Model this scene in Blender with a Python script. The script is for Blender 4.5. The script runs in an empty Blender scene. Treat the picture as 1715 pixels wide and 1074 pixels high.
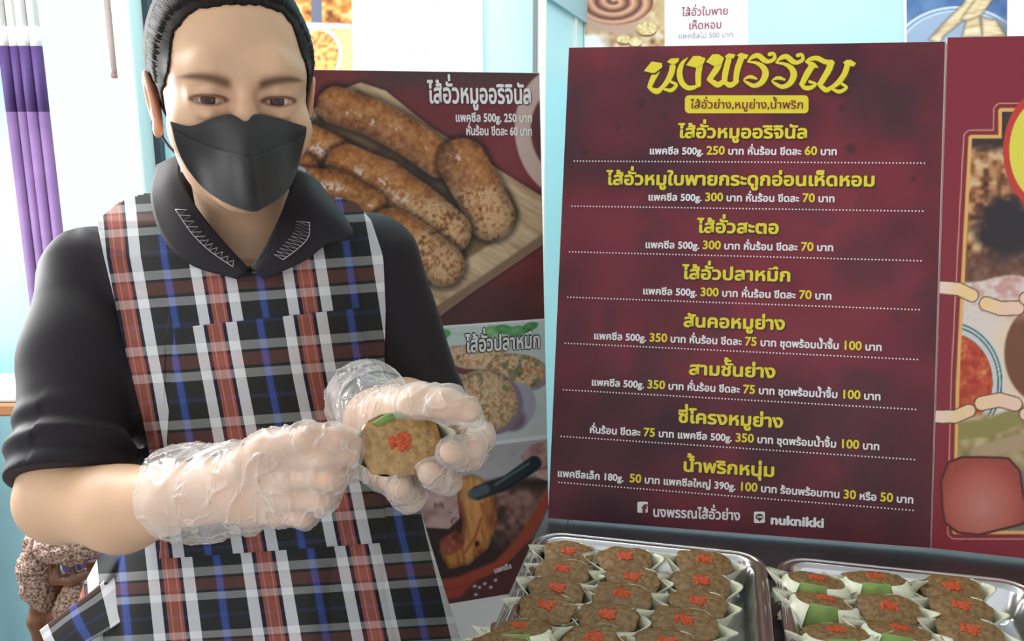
import bpy, bmesh, math, random
import numpy as np
from mathutils import Vector, Matrix

# ------------------------------------------------------------------ camera, world, lights, exposure
SC = bpy.context.scene
COL = SC.collection
FPX = 1500.0
PITCH = math.radians(13)
CZ = 1.45
cam_d = bpy.data.cameras.new('camera')
cam_d.sensor_width = 36.0
cam_d.lens = FPX / 1715 * 36
cam_d.clip_start = 0.02
cam = bpy.data.objects.new('camera', cam_d)
COL.objects.link(cam)
cam.location = (0, 0, CZ)
cam.rotation_euler = (math.radians(90) - PITCH, 0, 0)
SC.camera = cam
SC.view_settings.view_transform = 'Standard'
SC.view_settings.look = 'None'
SC.view_settings.gamma = 1.0
SC.view_settings.exposure = 0.0
SC.view_settings.use_curve_mapping = False

W = bpy.data.worlds.new('sky')
SC.world = W
W.use_nodes = True
_bg = W.node_tree.nodes['Background']
_bg.inputs[0].default_value = (0.93, 0.97, 1.0, 1)
_bg.inputs[1].default_value = 1.06


def area(name, loc, target, size, power, color=(1, 1, 1), size_y=None):
    l = bpy.data.lights.new(name, 'AREA')
    l.energy = power
    l.color = color
    l.size = size
    if size_y:
        l.shape = 'RECTANGLE'
        l.size_y = size_y
    o = bpy.data.objects.new(name, l)
    COL.objects.link(o)
    o.location = loc
    o.rotation_euler = (Vector(target) - Vector(loc)).to_track_quat('-Z', 'Y').to_euler()
    return o


# daylight from the open shop front (left of the camera) and from the bright doorway behind
area('shopfront_daylight', (-1.9, -0.1, 2.0), (-0.2, 0.95, 1.2), 0.9, 10, (1.0, 0.96, 0.90))
area('doorway_daylight', (-1.55, 1.62, 1.75), (-0.35, 0.85, 1.2), 0.7, 60, (1.0, 0.985, 0.96), 1.4)
area('back_wall_fill', (0.5, 1.75, 2.6), (0.45, 2.6, 1.75), 2.6, 30, (0.93, 0.99, 1.0), 0.5)  # added lamp that brightens the back wall; no visible source

# ------------------------------------------------------------------ helpers
LOC = {}
RNG = np.random.default_rng(7)


def S(r, g, b, a=1.0):
    def f(c):
        c /= 255.0
        return c / 12.92 if c <= 0.04045 else ((c + 0.055) / 1.055) ** 2.4
    return (f(r), f(g), f(b), a)


def lin(c):
    c = np.clip(np.asarray(c, float), 0, 1)
    return np.where(c <= 0.04045, c / 12.92, ((c + 0.055) / 1.055) ** 2.4)


def ray(px, py):
    u = (px - 857.5) / FPX
    v = (537 - py) / FPX
    return np.array([u, math.cos(PITCH) + v * math.sin(PITCH), -math.sin(PITCH) + v * math.cos(PITCH)])


CAMP = np.array([0, 0, CZ])


def at(px, py, Y):
    r = ray(px, py)
    return CAMP + r * (Y / r[1])


def atz(px, py, z):
    r = ray(px, py)
    return CAMP + r * ((z - CZ) / r[2])


def proj(P):
    P = np.asarray(P, float)
    x, y, z = P[..., 0], P[..., 1], P[..., 2] - CZ
    d = y * math.cos(PITCH) - z * math.sin(PITCH)
    v = (y * math.sin(PITCH) + z * math.cos(PITCH)) / d
    return 857.5 + FPX * x / d, 537 - FPX * v


class Plane:
    def __init__(s, O, U, Vv):
        s.O = np.array(O, float)
        s.U = np.array(U, float)
        s.V = np.array(Vv, float)
        s.B = np.linalg.inv(np.array([[s.U @ s.U, s.U @ s.V], [s.U @ s.V, s.V @ s.V]]))
        s.N = np.cross(s.U, s.V)
        s.N /= np.linalg.norm(s.N)
        if s.N @ (CAMP - s.O) < 0:
            s.N = -s.N

    def st(s, px, py):
        r = ray(px, py)
        t = ((s.O - CAMP) @ s.N) / (r @ s.N)
        q = CAMP + r * t - s.O
        return s.B @ np.array([q @ s.U, q @ s.V])

    def P(s, a, b, off=0.0):
        a = np.asarray(a, float)[..., None]
        b = np.asarray(b, float)[..., None]
        return s.O + a * s.U + b * s.V + off * s.N


def thing(name, label, cat, loc=(0, 0, 0), group=None):
    o = bpy.data.objects.new(name, None)
    o.empty_display_size = 0.05
    COL.objects.link(o)
    o.location = loc
    o['label'] = label
    o['category'] = cat
    if group:
        o['group'] = group
    LOC[o.name] = np.array(loc, float)
    return o


def tag(o, label=None, cat=None, group=None, kind=None):
    for k, v in (('label', label), ('category', cat), ('group', group), ('kind', kind)):
        if v:
            o[k] = v
    return o


def mk(name, V, F, mat, parent=None, smooth=False, col=None, uv=None):
    """V in world space; a child is stored relative to its root's location"""
    V = np.asarray(V, np.float64).reshape(-1, 3)
    if parent is not None:
        V = V - LOC[parent.name]
    me = bpy.data.meshes.new(name)
    if isinstance(F, np.ndarray):
        n, k = F.shape
        me.vertices.add(len(V))
        me.vertices.foreach_set('co', V.astype(np.float32).ravel())
        me.loops.add(n * k)
        me.loops.foreach_set('vertex_index', F.astype(np.int32).ravel())
        me.polygons.add(n)
        me.polygons.foreach_set('loop_start', np.arange(0, n * k, k, dtype=np.int32))
        me.update(calc_edges=True)
        me.validate()
    else:
        me.from_pydata([tuple(v) for v in V], [], [tuple(f) for f in F])
        me.update()
    if smooth:
        me.polygons.foreach_set('use_smooth', [True] * len(me.polygons))
    if col is not None:
        c = np.ones((len(V), 4), np.float32)
        c[:, :3] = col
        at_ = me.attributes.new('Col', 'FLOAT_COLOR', 'POINT')
        at_.data.foreach_set('color', c.ravel())
    if uv is not None:
        l = np.zeros(len(me.loops), np.int32)
        me.loops.foreach_get('vertex_index', l)
        uvl = me.uv_layers.new(name='UVMap')
        uvl.data.foreach_set('uv', np.asarray(uv, np.float32)[l].ravel())
    if mat is not None:
        me.materials.append(mat)
    o = bpy.data.objects.new(name, me)
    COL.objects.link(o)
    if parent is not None:
        o.parent = parent
        LOC[o.name] = LOC[parent.name]
    else:
        LOC[o.name] = np.zeros(3)
    return o


def copy_tree(o, parent=None):
    c = o.copy()
    COL.objects.link(c)
    if parent is not None:
        c.parent = parent
    for ch in list(o.children):
        copy_tree(ch, c)
    return c


class MB:
    """collects simple shapes into one mesh"""
    def __init__(s):
        s.v = []
        s.f = []
        s.n = 0

    def add(s, V, F):
        V = np.asarray(V, float).reshape(-1, 3)
        s.v.append(V)
        s.f += [tuple(int(i) + s.n for i in f) for f in F]
        s.n += len(V)
        return s

    def box(s, lo, hi, M=None, bev=0.0):
        lo = np.array(lo, float)
        hi = np.array(hi, float)
        bm = bmesh.new()
        bmesh.ops.create_cube(bm, size=1)
        for v in bm.verts:
            v.co = Vector((lo + hi) / 2 + np.array(v.co) * (hi - lo))
        if bev > 0:
            bmesh.ops.bevel(bm, geom=bm.edges[:], offset=bev, segments=2, affect='EDGES', profile=0.5)
        bm.verts.index_update()
        V = np.array([v.co for v in bm.verts])
        F = [[v.index for v in f.verts] for f in bm.faces]
        bm.free()
        if M is not None:
            V = V @ np.array(M)[:3, :3].T + np.array(M)[:3, 3]
        return s.add(V, F)

    def tube(s, pts, rad, n=12, caps=True):
        pts = np.asarray(pts, float)
        rad = np.broadcast_to(np.asarray(rad, float), (len(pts),))
        T = np.gradient(pts, axis=0)
        T /= np.linalg.norm(T, axis=1)[:, None] + 1e-12
        up = np.array([0, 0, 1.0]) if abs(T[0][2]) < 0.9 else np.array([1.0, 0, 0])
        V = []
        A = np.cross(T[0], up)
        A /= np.linalg.norm(A)
        for p, t, r in zip(pts, T, rad):
            A = A - t * (A @ t)
            A /= np.linalg.norm(A) + 1e-12
            B = np.cross(t, A)
            for k in range(n):
                a = 2 * math.pi * k / n
                V.append(p + r * (math.cos(a) * A + math.sin(a) * B))
        F = []
        m = len(pts)
        for i in range(m - 1):
            for k in range(n):
                F.append((i * n + k, i * n + (k + 1) % n, (i + 1) * n + (k + 1) % n, (i + 1) * n + k))
        if caps:
            F.append(tuple(range(n))[::-1])
            F.append(tuple((m - 1) * n + k for k in range(n)))
        return s.add(V, F)

    def build(s, name, mat, parent=None, smooth=False):
        return mk(name, np.concatenate(s.v), s.f, mat, parent, smooth)


def gridfaces(nr, nc):
    i = np.arange(nr - 1)[:, None] * nc + np.arange(nc - 1)[None, :]
    return np.stack([i, i + 1, i + nc + 1, i + nc], -1).reshape(-1, 4)


# ---------------- materials
def mat(name, base, rough=0.5, metal=0.0, spec=0.5, noise=None, bump=None, sheen=0.0, sss=0.0, coat=0.0, attr=False, alpha=None):
    """noise=(scale, other colour, detail, contrast)  bump=(scale, strength, distance)"""
    m = bpy.data.materials.new(name)
    m.use_nodes = True
    nt = m.node_tree
    b = nt.nodes['Principled BSDF']
    b.inputs['Base Color'].default_value = base
    b.inputs['Roughness'].default_value = rough
    b.inputs['Metallic'].default_value = metal
    b.inputs['Specular IOR Level'].default_value = spec
    b.inputs['Sheen Weight'].default_value = sheen
    b.inputs['Coat Weight'].default_value = coat
    if sss:
        b.inputs['Subsurface Weight'].default_value = sss
        b.inputs['Subsurface Radius'].default_value = (0.012, 0.005, 0.003)
        b.inputs['Subsurface Scale'].default_value = 0.6
    tc = nt.nodes.new('ShaderNodeTexCoord')
    if attr:
        a = nt.nodes.new('ShaderNodeAttribute')
        a.attribute_name = 'Col'
        nt.links.new(a.outputs['Color'], b.inputs['Base Color'])
    if noise:
        n = nt.nodes.new('ShaderNodeTexNoise')
        n.inputs['Scale'].default_value = noise[0]
        n.inputs['Detail'].default_value = noise[2] if len(noise) > 2 else 4
        r = nt.nodes.new('ShaderNodeValToRGB')
        c = noise[3] if len(noise) > 3 else 0.15
        r.color_ramp.elements[0].position = 0.5 - c
        r.color_ramp.elements[1].position = 0.5 + c
        r.color_ramp.elements[0].color = base
        r.color_ramp.elements[1].color = noise[1]
        nt.links.new(tc.outputs['Object'], n.inputs['Vector'])
        nt.links.new(n.outputs['Fac'], r.inputs['Fac'])
        nt.links.new(r.outputs['Color'], b.inputs['Base Color'])
    if bump:
        n = nt.nodes.new('ShaderNodeTexNoise')
        n.inputs['Scale'].default_value = bump[0]
        n.inputs['Detail'].default_value = 4
        bp = nt.nodes.new('ShaderNodeBump')
        bp.inputs['Strength'].default_value = bump[1]
        bp.inputs['Distance'].default_value = bump[2]
        nt.links.new(tc.outputs['Object'], n.inputs['Vector'])
        nt.links.new(n.outputs['Fac'], bp.inputs['Height'])
        nt.links.new(bp.outputs['Normal'], b.inputs['Normal'])
    return m


M_print = mat('printed_vinyl', (1, 1, 1, 1), 0.45, attr=True, spec=0.3)
M_white = mat('white_paper', S(240, 241, 243), 0.7)
M_ink_yellow = mat('yellow_ink', S(233, 214, 62), 0.5, spec=0.3)
M_ink_white = mat('white_ink', S(236, 232, 235), 0.5, spec=0.3)
M_ink_red = mat('dark_red_ink', S(120, 35, 40), 0.5)
M_ink_black = mat('black_ink', S(30, 26, 28), 0.5)
M_ink_grey = mat('grey_ink', S(150, 140, 150), 0.5)

# ---------------- lettering laid out glyph by glyph
_G = {}


def _raw(s):
    c = bpy.data.curves.new('lettering', 'FONT')
    c.body = s
    c.size = 1
    c.resolution_u = 3
    o = bpy.data.objects.new('lettering', c)
    COL.objects.link(o)
    bpy.context.view_layer.update()
    m = o.evaluated_get(bpy.context.evaluated_depsgraph_get()).to_mesh()
    V = np.array([(v.co.x, v.co.y) for v in m.vertices]).reshape(-1, 2)
    F = [tuple(p.vertices) for p in m.polygons]
    bpy.data.objects.remove(o)
    bpy.data.curves.remove(c)
    return V, F


def glyph(ch):
    if ch not in _G:
        if ' ' not in _G:
            _G[' '] = (np.zeros((0, 2)), [], 0.28)
            _G['_l'] = _raw('ก')[0][:, 0].max()
        if ch == ' ':
            return _G[' ']
        V, F = _raw(ch)
        adv = _raw(ch + 'ก')[0][:, 0].max() - _G['_l']
        _G[ch] = (V, F, adv)
    return _G[ch]


UPPER = set('ัิีึื็')
TONE = set('่้๊๋์')


def layout(s, bold=0.0, numscale=1.0):
    """returns list of (V2, F, isnum) with the line starting at x=0"""
    out = []
    x = 0.0
    for i, ch in enumerate(s):
        V, F, adv = glyph(ch)
        num = ch.isdigit() and numscale != 1.0
        k = numscale if num else 1.0
        dy = 0.0
        if ch in TONE:
            prev = s[i - 1] if i else ''
            nxt = s[i + 1] if i + 1 < len(s) else ''
            if prev in UPPER or nxt == 'ำ':
                dy = 0.20
        if len(V):
            W2 = V * k + np.array([x, dy])
            out.append((W2, F, num))
        x += adv * k
    return out, x


def text(pl, s, a, b, h, m, parent, name='lettering', bold=0.03, off=0.0008, shear=0.0, nums=None, arch=0.0, strokes=6):
    """lettering on a Plane from photo point a to b (baseline), consonant height h photo px.
    nums=(font scale, material, set of number words) draws those numbers as their own coloured part"""
    pa = pl.st(*a)
    pb = pl.st(*b)
    up = pl.st(a[0], a[1] - h) - pa
    hh = np.linalg.norm(up)
    d = pb - pa
    L = np.linalg.norm(d)
    d /= L
    nrm = np.array([-d[1], d[0]])
    # split into runs: yellow numbers or the rest
    runs = []
    if nums:
        words = s.split(' ')
        for i, w in enumerate(words):
            runs.append((w, w in nums[2]))
            if i < len(words) - 1:
                runs.append((' ', False))
    else:
        runs = [(s, False)]
    items = []
    x = 0.0
    for w, y in runs:
        k = nums[0] if (nums and y) else 1.0
        o, adv = layout(w)
        for V, F, _ in o:
            items.append((V * k + np.array([x, 0]), F, y, k))
        x += adv * k
    sx = L / x
    sy = hh / 0.558
    offs = [(0, 0)] + [(math.cos(2 * math.pi * q / strokes), math.sin(2 * math.pi * q / strokes)) for q in range(strokes)] if bold else [(0, 0)]
    res = []
    for flag in (False, True):
        vs, fs, n = [], [], 0
        for V, F, y, k in items:
            if y != flag:
                continue
            for q, (ox, oy) in enumerate(offs):
                X = (V[:, 0] + ox * bold) * sx + shear * V[:, 1] * sy
                Yv = (V[:, 1] + oy * bold) * sy
                if arch:
                    tt = X / L
                    Yv = Yv + arch * hh * (4 * tt * (1 - tt))
                st = pa + X[:, None] * d + Yv[:, None] * nrm
                vs.append(pl.P(st[:, 0], st[:, 1], off + q * 2.5e-5))
                fs += [tuple(i + n for i in f) for f in F]
                n += len(V)
        if vs:
            res.append(mk(name, np.concatenate(vs), fs, nums[1] if flag else m, parent))
    return res
# ------------------------------------------------------------------ printed pictures: colours worked out point by point on a fine mesh
def _hash(ix, iy, seed):
    h = (ix.astype(np.int64) * 374761393 + iy.astype(np.int64) * 668265263 + seed * 974711) & 0x7fffffff
    h = ((h ^ (h >> 13)) * 1274126177) & 0x7fffffff
    return ((h ^ (h >> 16)) & 0xffff) / 65535.0


def vn(X, Y, sc, seed=0):
    x = X / sc
    y = Y / sc
    ix = np.floor(x).astype(np.int64)
    iy = np.floor(y).astype(np.int64)
    fx = x - ix
    fy = y - iy
    fx = fx * fx * (3 - 2 * fx)
    fy = fy * fy * (3 - 2 * fy)
    a = _hash(ix, iy, seed)
    b = _hash(ix + 1, iy, seed)
    c = _hash(ix, iy + 1, seed)
    d = _hash(ix + 1, iy + 1, seed)
    return (a * (1 - fx) + b * fx) * (1 - fy) + (c * (1 - fx) + d * fx) * fy


def fbm(X, Y, sc, seed=0):
    return 0.5 * vn(X, Y, sc, seed) + 0.3 * vn(X, Y, sc / 2, seed + 1) + 0.2 * vn(X, Y, sc / 4, seed + 2)


def sstep(a, b, x):
    t = np.clip((x - a) / (b - a), 0, 1)
    return t * t * (3 - 2 * t)


def C3(*c):
    return np.array(c, float) / 255


class Paint:
    def __init__(s, X, Y):
        s.X = np.asarray(X, float)
        s.Y = np.asarray(Y, float)
        s.c = np.zeros(s.X.shape + (3,))

    def fill(s, col):
        s.c[:] = C3(*col) if not isinstance(col, np.ndarray) else col

    def over(s, m, col):
        col = np.asarray(col, float)
        if col.ndim == 1:
            col = col / 255
        s.c += m[..., None] * (col - s.c)

    def pdist(s, pts):
        """signed distance to polygon (negative inside)"""
        pts = np.array(pts, float)
        d = np.full(s.X.shape, 1e9)
        ins = np.zeros(s.X.shape, bool)
        for i in range(len(pts)):
            x0, y0 = pts[i]
            x1, y1 = pts[(i + 1) % len(pts)]
            ex, ey = x1 - x0, y1 - y0
            t = np.clip(((s.X - x0) * ex + (s.Y - y0) * ey) / (ex * ex + ey * ey + 1e-9), 0, 1)
            d = np.minimum(d, np.hypot(s.X - x0 - t * ex, s.Y - y0 - t * ey))
            c = (y0 > s.Y) != (y1 > s.Y)
            with np.errstate(divide='ignore', invalid='ignore'):
                xi = x0 + (s.Y - y0) * ex / (ey if ey != 0 else 1e-9)
            ins ^= c & (s.X < xi)
        return np.where(ins, -d, d)

    def poly(s, pts, col, soft=1.5, a=1.0):
        s.over(a * (1 - sstep(-soft, soft, s.pdist(pts))), col)

    def line(s, pts):
        pts = np.array(pts, float)
        d = np.full(s.X.shape, 1e9)
        side = np.zeros(s.X.shape)
        tt = np.zeros(s.X.shape)
        L = 0
        for i in range(len(pts) - 1):
            x0, y0 = pts[i]
            ex, ey = pts[i + 1] - pts[i]
            l = math.hypot(ex, ey)
            t = np.clip(((s.X - x0) * ex + (s.Y - y0) * ey) / (l * l), 0, 1)
            q = np.hypot(s.X - x0 - t * ex, s.Y - y0 - t * ey)
            cr = (ex * (s.Y - y0) - ey * (s.X - x0)) / l
            u = q < d
            d = np.where(u, q, d)
            side = np.where(u, np.sign(cr) * q, side)
            tt = np.where(u, L + t * l, tt)
            L += l
        return d, side, tt / L

    def stroke(s, pts, w, col, soft=1.0, a=1.0):
        d, _, _ = s.line(pts)
        s.over(a * (1 - sstep(w - soft, w + soft, d)), col)

    def ell(s, cx, cy, a, b, rot, col, soft=0.06, al=1.0):
        q = s.eld(cx, cy, a, b, rot)
        s.over(al * (1 - sstep(1 - soft, 1 + soft, q)), col)

    def eld(s, cx, cy, a, b, rot=0):
        r = math.radians(rot)
        x = (s.X - cx) * math.cos(r) + (s.Y - cy) * math.sin(r)
        y = -(s.X - cx) * math.sin(r) + (s.Y - cy) * math.cos(r)
        return np.hypot(x / a, y / b)

    def ramp(s, t, stops):
        xs = [q[0] for q in stops]
        return np.stack([np.interp(t, xs, [q[1][k] / 255 for q in stops]) for k in range(3)], -1)

    def grains(s, cols, sc, seed):
        n = vn(s.X, s.Y, sc, seed)
        n2 = vn(s.X, s.Y, sc * 0.55, seed + 9)
        n3 = fbm(s.X, s.Y, sc * 3.5, seed + 5)
        t = np.clip(0.45 * n + 0.35 * n2 + 0.35 * n3, 0, 1)
        k = len(cols)
        return s.ramp(t, [(0.22 + 0.62 * i / (k - 1), c) for i, c in enumerate(cols)])

    def sausage(s, pts, r, seed, cut=0.0):
        """grilled sausage; cut>0: share of the far end showing minced filling"""
        d, side, t = s.line(pts)
        rr = r * (1 + 0.08 * (fbm(s.X, s.Y, 30, seed) - 0.5))
        n = side / r
        m = 1 - sstep(rr - 2, rr + 1.5, d)
        body = s.ramp(n + 0.25 * (fbm(s.X, s.Y, 22, seed + 3) - 0.5), [(-1, (112, 56, 22)), (-0.65, (176, 98, 38)), (-0.3, (206, 130, 62)),
                      (0.1, (190, 116, 62)), (0.5, (150, 88, 52)), (0.85, (98, 56, 36)), (1.05, (50, 30, 22))])
        gr = s.grains([(92, 52, 26), (150, 92, 48), (196, 132, 70), (222, 178, 128)], 7, seed)
        c = 0.56 * body + 0.44 * gr
        c = c + 0.12 * (c.mean(-1, keepdims=True) - c)
        c *= (0.85 + 0.3 * fbm(s.X, s.Y, 40, seed + 1))[..., None]
        gl = sstep(0.50, 0.64, fbm(s.X, s.Y, 26, seed + 7)) * np.exp(-((n - 0.12) / 0.34) ** 2)
        gl *= sstep(0.36, 0.56, vn(s.X, s.Y, 4, seed + 8)) * 0.95
        c = c + gl[..., None] * (C3(236, 214, 206) - c)
        if cut:
            g = s.grains([(96, 62, 44), (160, 108, 70), (204, 156, 106), (222, 186, 146), (206, 164, 128)], 6, seed + 20)
            g *= (np.interp(np.abs(n), [0, 0.6, 1], [1.0, 0.95, 0.62]))[..., None]
            mm = sstep(1 - cut - 0.12, 1 - cut + 0.12, t + 0.18 * n) * 0.9
            c = c + mm[..., None] * (g - c)
        sh = (1 - sstep(r, r + 14, d)) * (1 - m) * 0.5
        s.over(sh, C3(45, 30, 22) * np.ones(3))
        s.over(m, c)


def print_sheet(pl, corners, fn, name, parent, step=1.6, off=0.0004):
    """fine mesh filling the quad (photo corners tl, tr, br, bl projected on the board's plane), coloured by fn(px,py)"""
    tl, tr, br, bl = [pl.st(*c) for c in corners]
    w = max(abs(corners[1][0] - corners[0][0]), abs(corners[2][0] - corners[3][0]))
    h = max(abs(corners[3][1] - corners[0][1]), abs(corners[2][1] - corners[1][1]))
    nc = int(w / step) + 2
    nr = int(h / step) + 2
    u = np.linspace(0, 1, nc)[None, :, None]
    v = np.linspace(0, 1, nr)[:, None, None]
    st = (tl * (1 - u) + tr * u) * (1 - v) + (bl * (1 - u) + br * u) * v
    P = pl.P(st[..., 0], st[..., 1], off)
    X, Y = proj(P)
    return mk(name, P.reshape(-1, 3), gridfaces(nr, nc)[:, ::-1].copy(), M_print, parent, col=lin(fn(X, Y)).reshape(-1, 3))


def pic_sausages(X, Y):
    p = Paint(X, Y)
    n = fbm(X, Y, 60, 3)
    p.fill((112, 48, 52))
    p.over(sstep(0.3, 0.8, n) * 0.5, (140, 62, 62))
    p.over((1 - sstep(118, 185, Y + 0.05 * X - 30)) * sstep(560, 680, X) * 0.95, (70, 58, 62))
    p.over(sstep(430, 520, Y) * 0.8, (72, 48, 46))
    p.over((1 - sstep(0, 30, np.abs(Y - 505))) * sstep(860, 910, X) * 0.6, (120, 58, 54))
    # bowl at the right edge
    q = p.eld(950, 222, 88, 112, -8)
    p.over(1 - sstep(0.97, 1.02, q), (196, 172, 162))
    p.over(1 - sstep(0.66, 0.72, q), (92, 52, 50))
    # wooden tray
    out = [(470, 230), (520, 186), (566, 152), (604, 138), (646, 152), (720, 212), (800, 262), (864, 302), (925, 340), (925, 398), (870, 436), (795, 486), (722, 540), (640, 560), (480, 500)]
    d = p.pdist(out)
    p.over((1 - sstep(-2, 10, d)) * 0.6, (50, 30, 28))
    wood = p.ramp(fbm(X + Y * 0.6, (Y - X * 0.6) * 6, 70, 5), [(0.2, (168, 138, 106)), (0.5, (194, 166, 132)), (0.8, (212, 188, 156))])
    p.over(1 - sstep(-1.5, 1.5, d), wood)
    p.poly([(925, 398), (870, 436), (795, 486), (722, 540), (700, 556), (720, 520), (800, 468), (880, 412), (925, 380)], (134, 108, 86), 3)
    inn = [(500, 220), (560, 172), (600, 152), (690, 205), (790, 268), (850, 318), (868, 352), (862, 376), (838, 398), (770, 440), (700, 492), (560, 500)]
    p.poly(inn, (92, 72, 58), 5)
    p.over((1 - sstep(-4, 4, p.pdist(inn))) * sstep(0.45, 0.7, fbm(X, Y, 40, 11)) * 0.5, (150, 116, 76))
    p.sausage([(562, 176), (620, 196), (680, 228), (736, 268)], 31, 1)
    p.sausage([(775, 272), (800, 318), (822, 362)], 41, 2, 0.55)
    p.sausage([(500, 232), (540, 250), (580, 274)], 32, 4)
    p.sausage([(582, 280), (640, 304), (696, 342), (752, 388)], 38, 5, 0.42)
    p.sausage([(480, 268), (508, 284)], 26, 6)
    p.sausage([(498, 306), (560, 310), (620, 344)], 26, 7)
    p.sausage([(655, 384), (700, 410), (742, 444)], 36, 8, 0.7)
    p.sausage([(520, 400), (600, 450), (660, 500)], 36, 9)
    return p.c


def _slice(p, cx, cy, a, b, rot, seed, rind=(112, 84, 92), rx=4, ry=8):
    p.ell(cx + rx, cy + ry, a * 1.03, b * 1.03, rot, rind, 0.05)
    q = p.eld(cx, cy, a, b, rot)
    wob = 0.1 * (fbm(p.X, p.Y, 12, seed) - 0.5)
    g = p.grains([(132, 102, 78), (186, 146, 106), (214, 178, 134), (232, 210, 180), (220, 172, 128)], 5, seed)
    g *= np.interp(q, [0, 0.8, 1], [1.02, 0.95, 0.78])[..., None]
    p.over(1 - sstep(0.96, 1.04, q + wob), g)
    gsp = (1 - sstep(0.85, 1, q)) * sstep(0.76, 0.84, vn(p.X, p.Y, 13, seed + 3))
    p.over(gsp * 0.55, (78, 104, 78))
    osp = (1 - sstep(0.85, 1, q)) * sstep(0.72, 0.82, vn(p.X, p.Y, 9, seed + 4))
    p.over(osp * 0.4, (206, 110, 66))


def pic_squid(X, Y):
    p = Paint(X, Y)
    p.fill((208, 214, 216))
    p.over(sstep(0.4, 0.7, fbm(X, Y, 45, 2)) * 0.4, (192, 210, 212))
    p.over((1 - sstep(556, 600, Y)) * 0.5, (186, 216, 206))
    p.stroke([(720, 556), (800, 562), (900, 582)], 2, (170, 190, 190), 2, 0.6)
    for cx, cy, a, b, r, c in ((738, 561, 17, 9, -15, (92, 160, 92)), (822, 556, 15, 10, -20, (122, 178, 118)), (845, 552, 16, 8, 10, (88, 150, 92)), (866, 555, 18, 9, -10, (104, 164, 104)), (888, 547, 14, 7, -20, (80, 144, 84)), (834, 565, 12, 6, 30, (140, 190, 136))):
        p.ell(cx, cy, a, b, r, c, 0.12)
        p.ell(cx - 2, cy - 1, a * 0.4, b * 0.35, r, tuple(min(255, q + 30) for q in c), 0.4, 0.7)
    p.ell(820, 700, 78, 26, -14, (168, 172, 180), 0.3, 0.7)
    _slice(p, 752, 622, 22, 34, -8, 31, (150, 132, 140), 2, 4)
    _slice(p, 797, 599, 60, 21, 4, 32, (112, 66, 72), 0, 9)
    _slice(p, 864, 622, 50, 30, 4, 33, (150, 142, 156), 6, 4)
    p.ell(862, 682, 34, 42, 24, (176, 172, 190), 0.06)
    p.ell(858, 702, 22, 20, 0, (112, 80, 92), 0.3, 0.7)
    _slice(p, 812, 672, 56, 52, 20, 34, (140, 128, 146), 7, 3)
    p.poly([(690, 542), (925, 528), (925, 537), (690, 552)], (232, 234, 236), 1)
    p.poly([(690, 757), (925, 727), (925, 741), (690, 771)], (234, 236, 240), 1.2)
    return p.c


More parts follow.
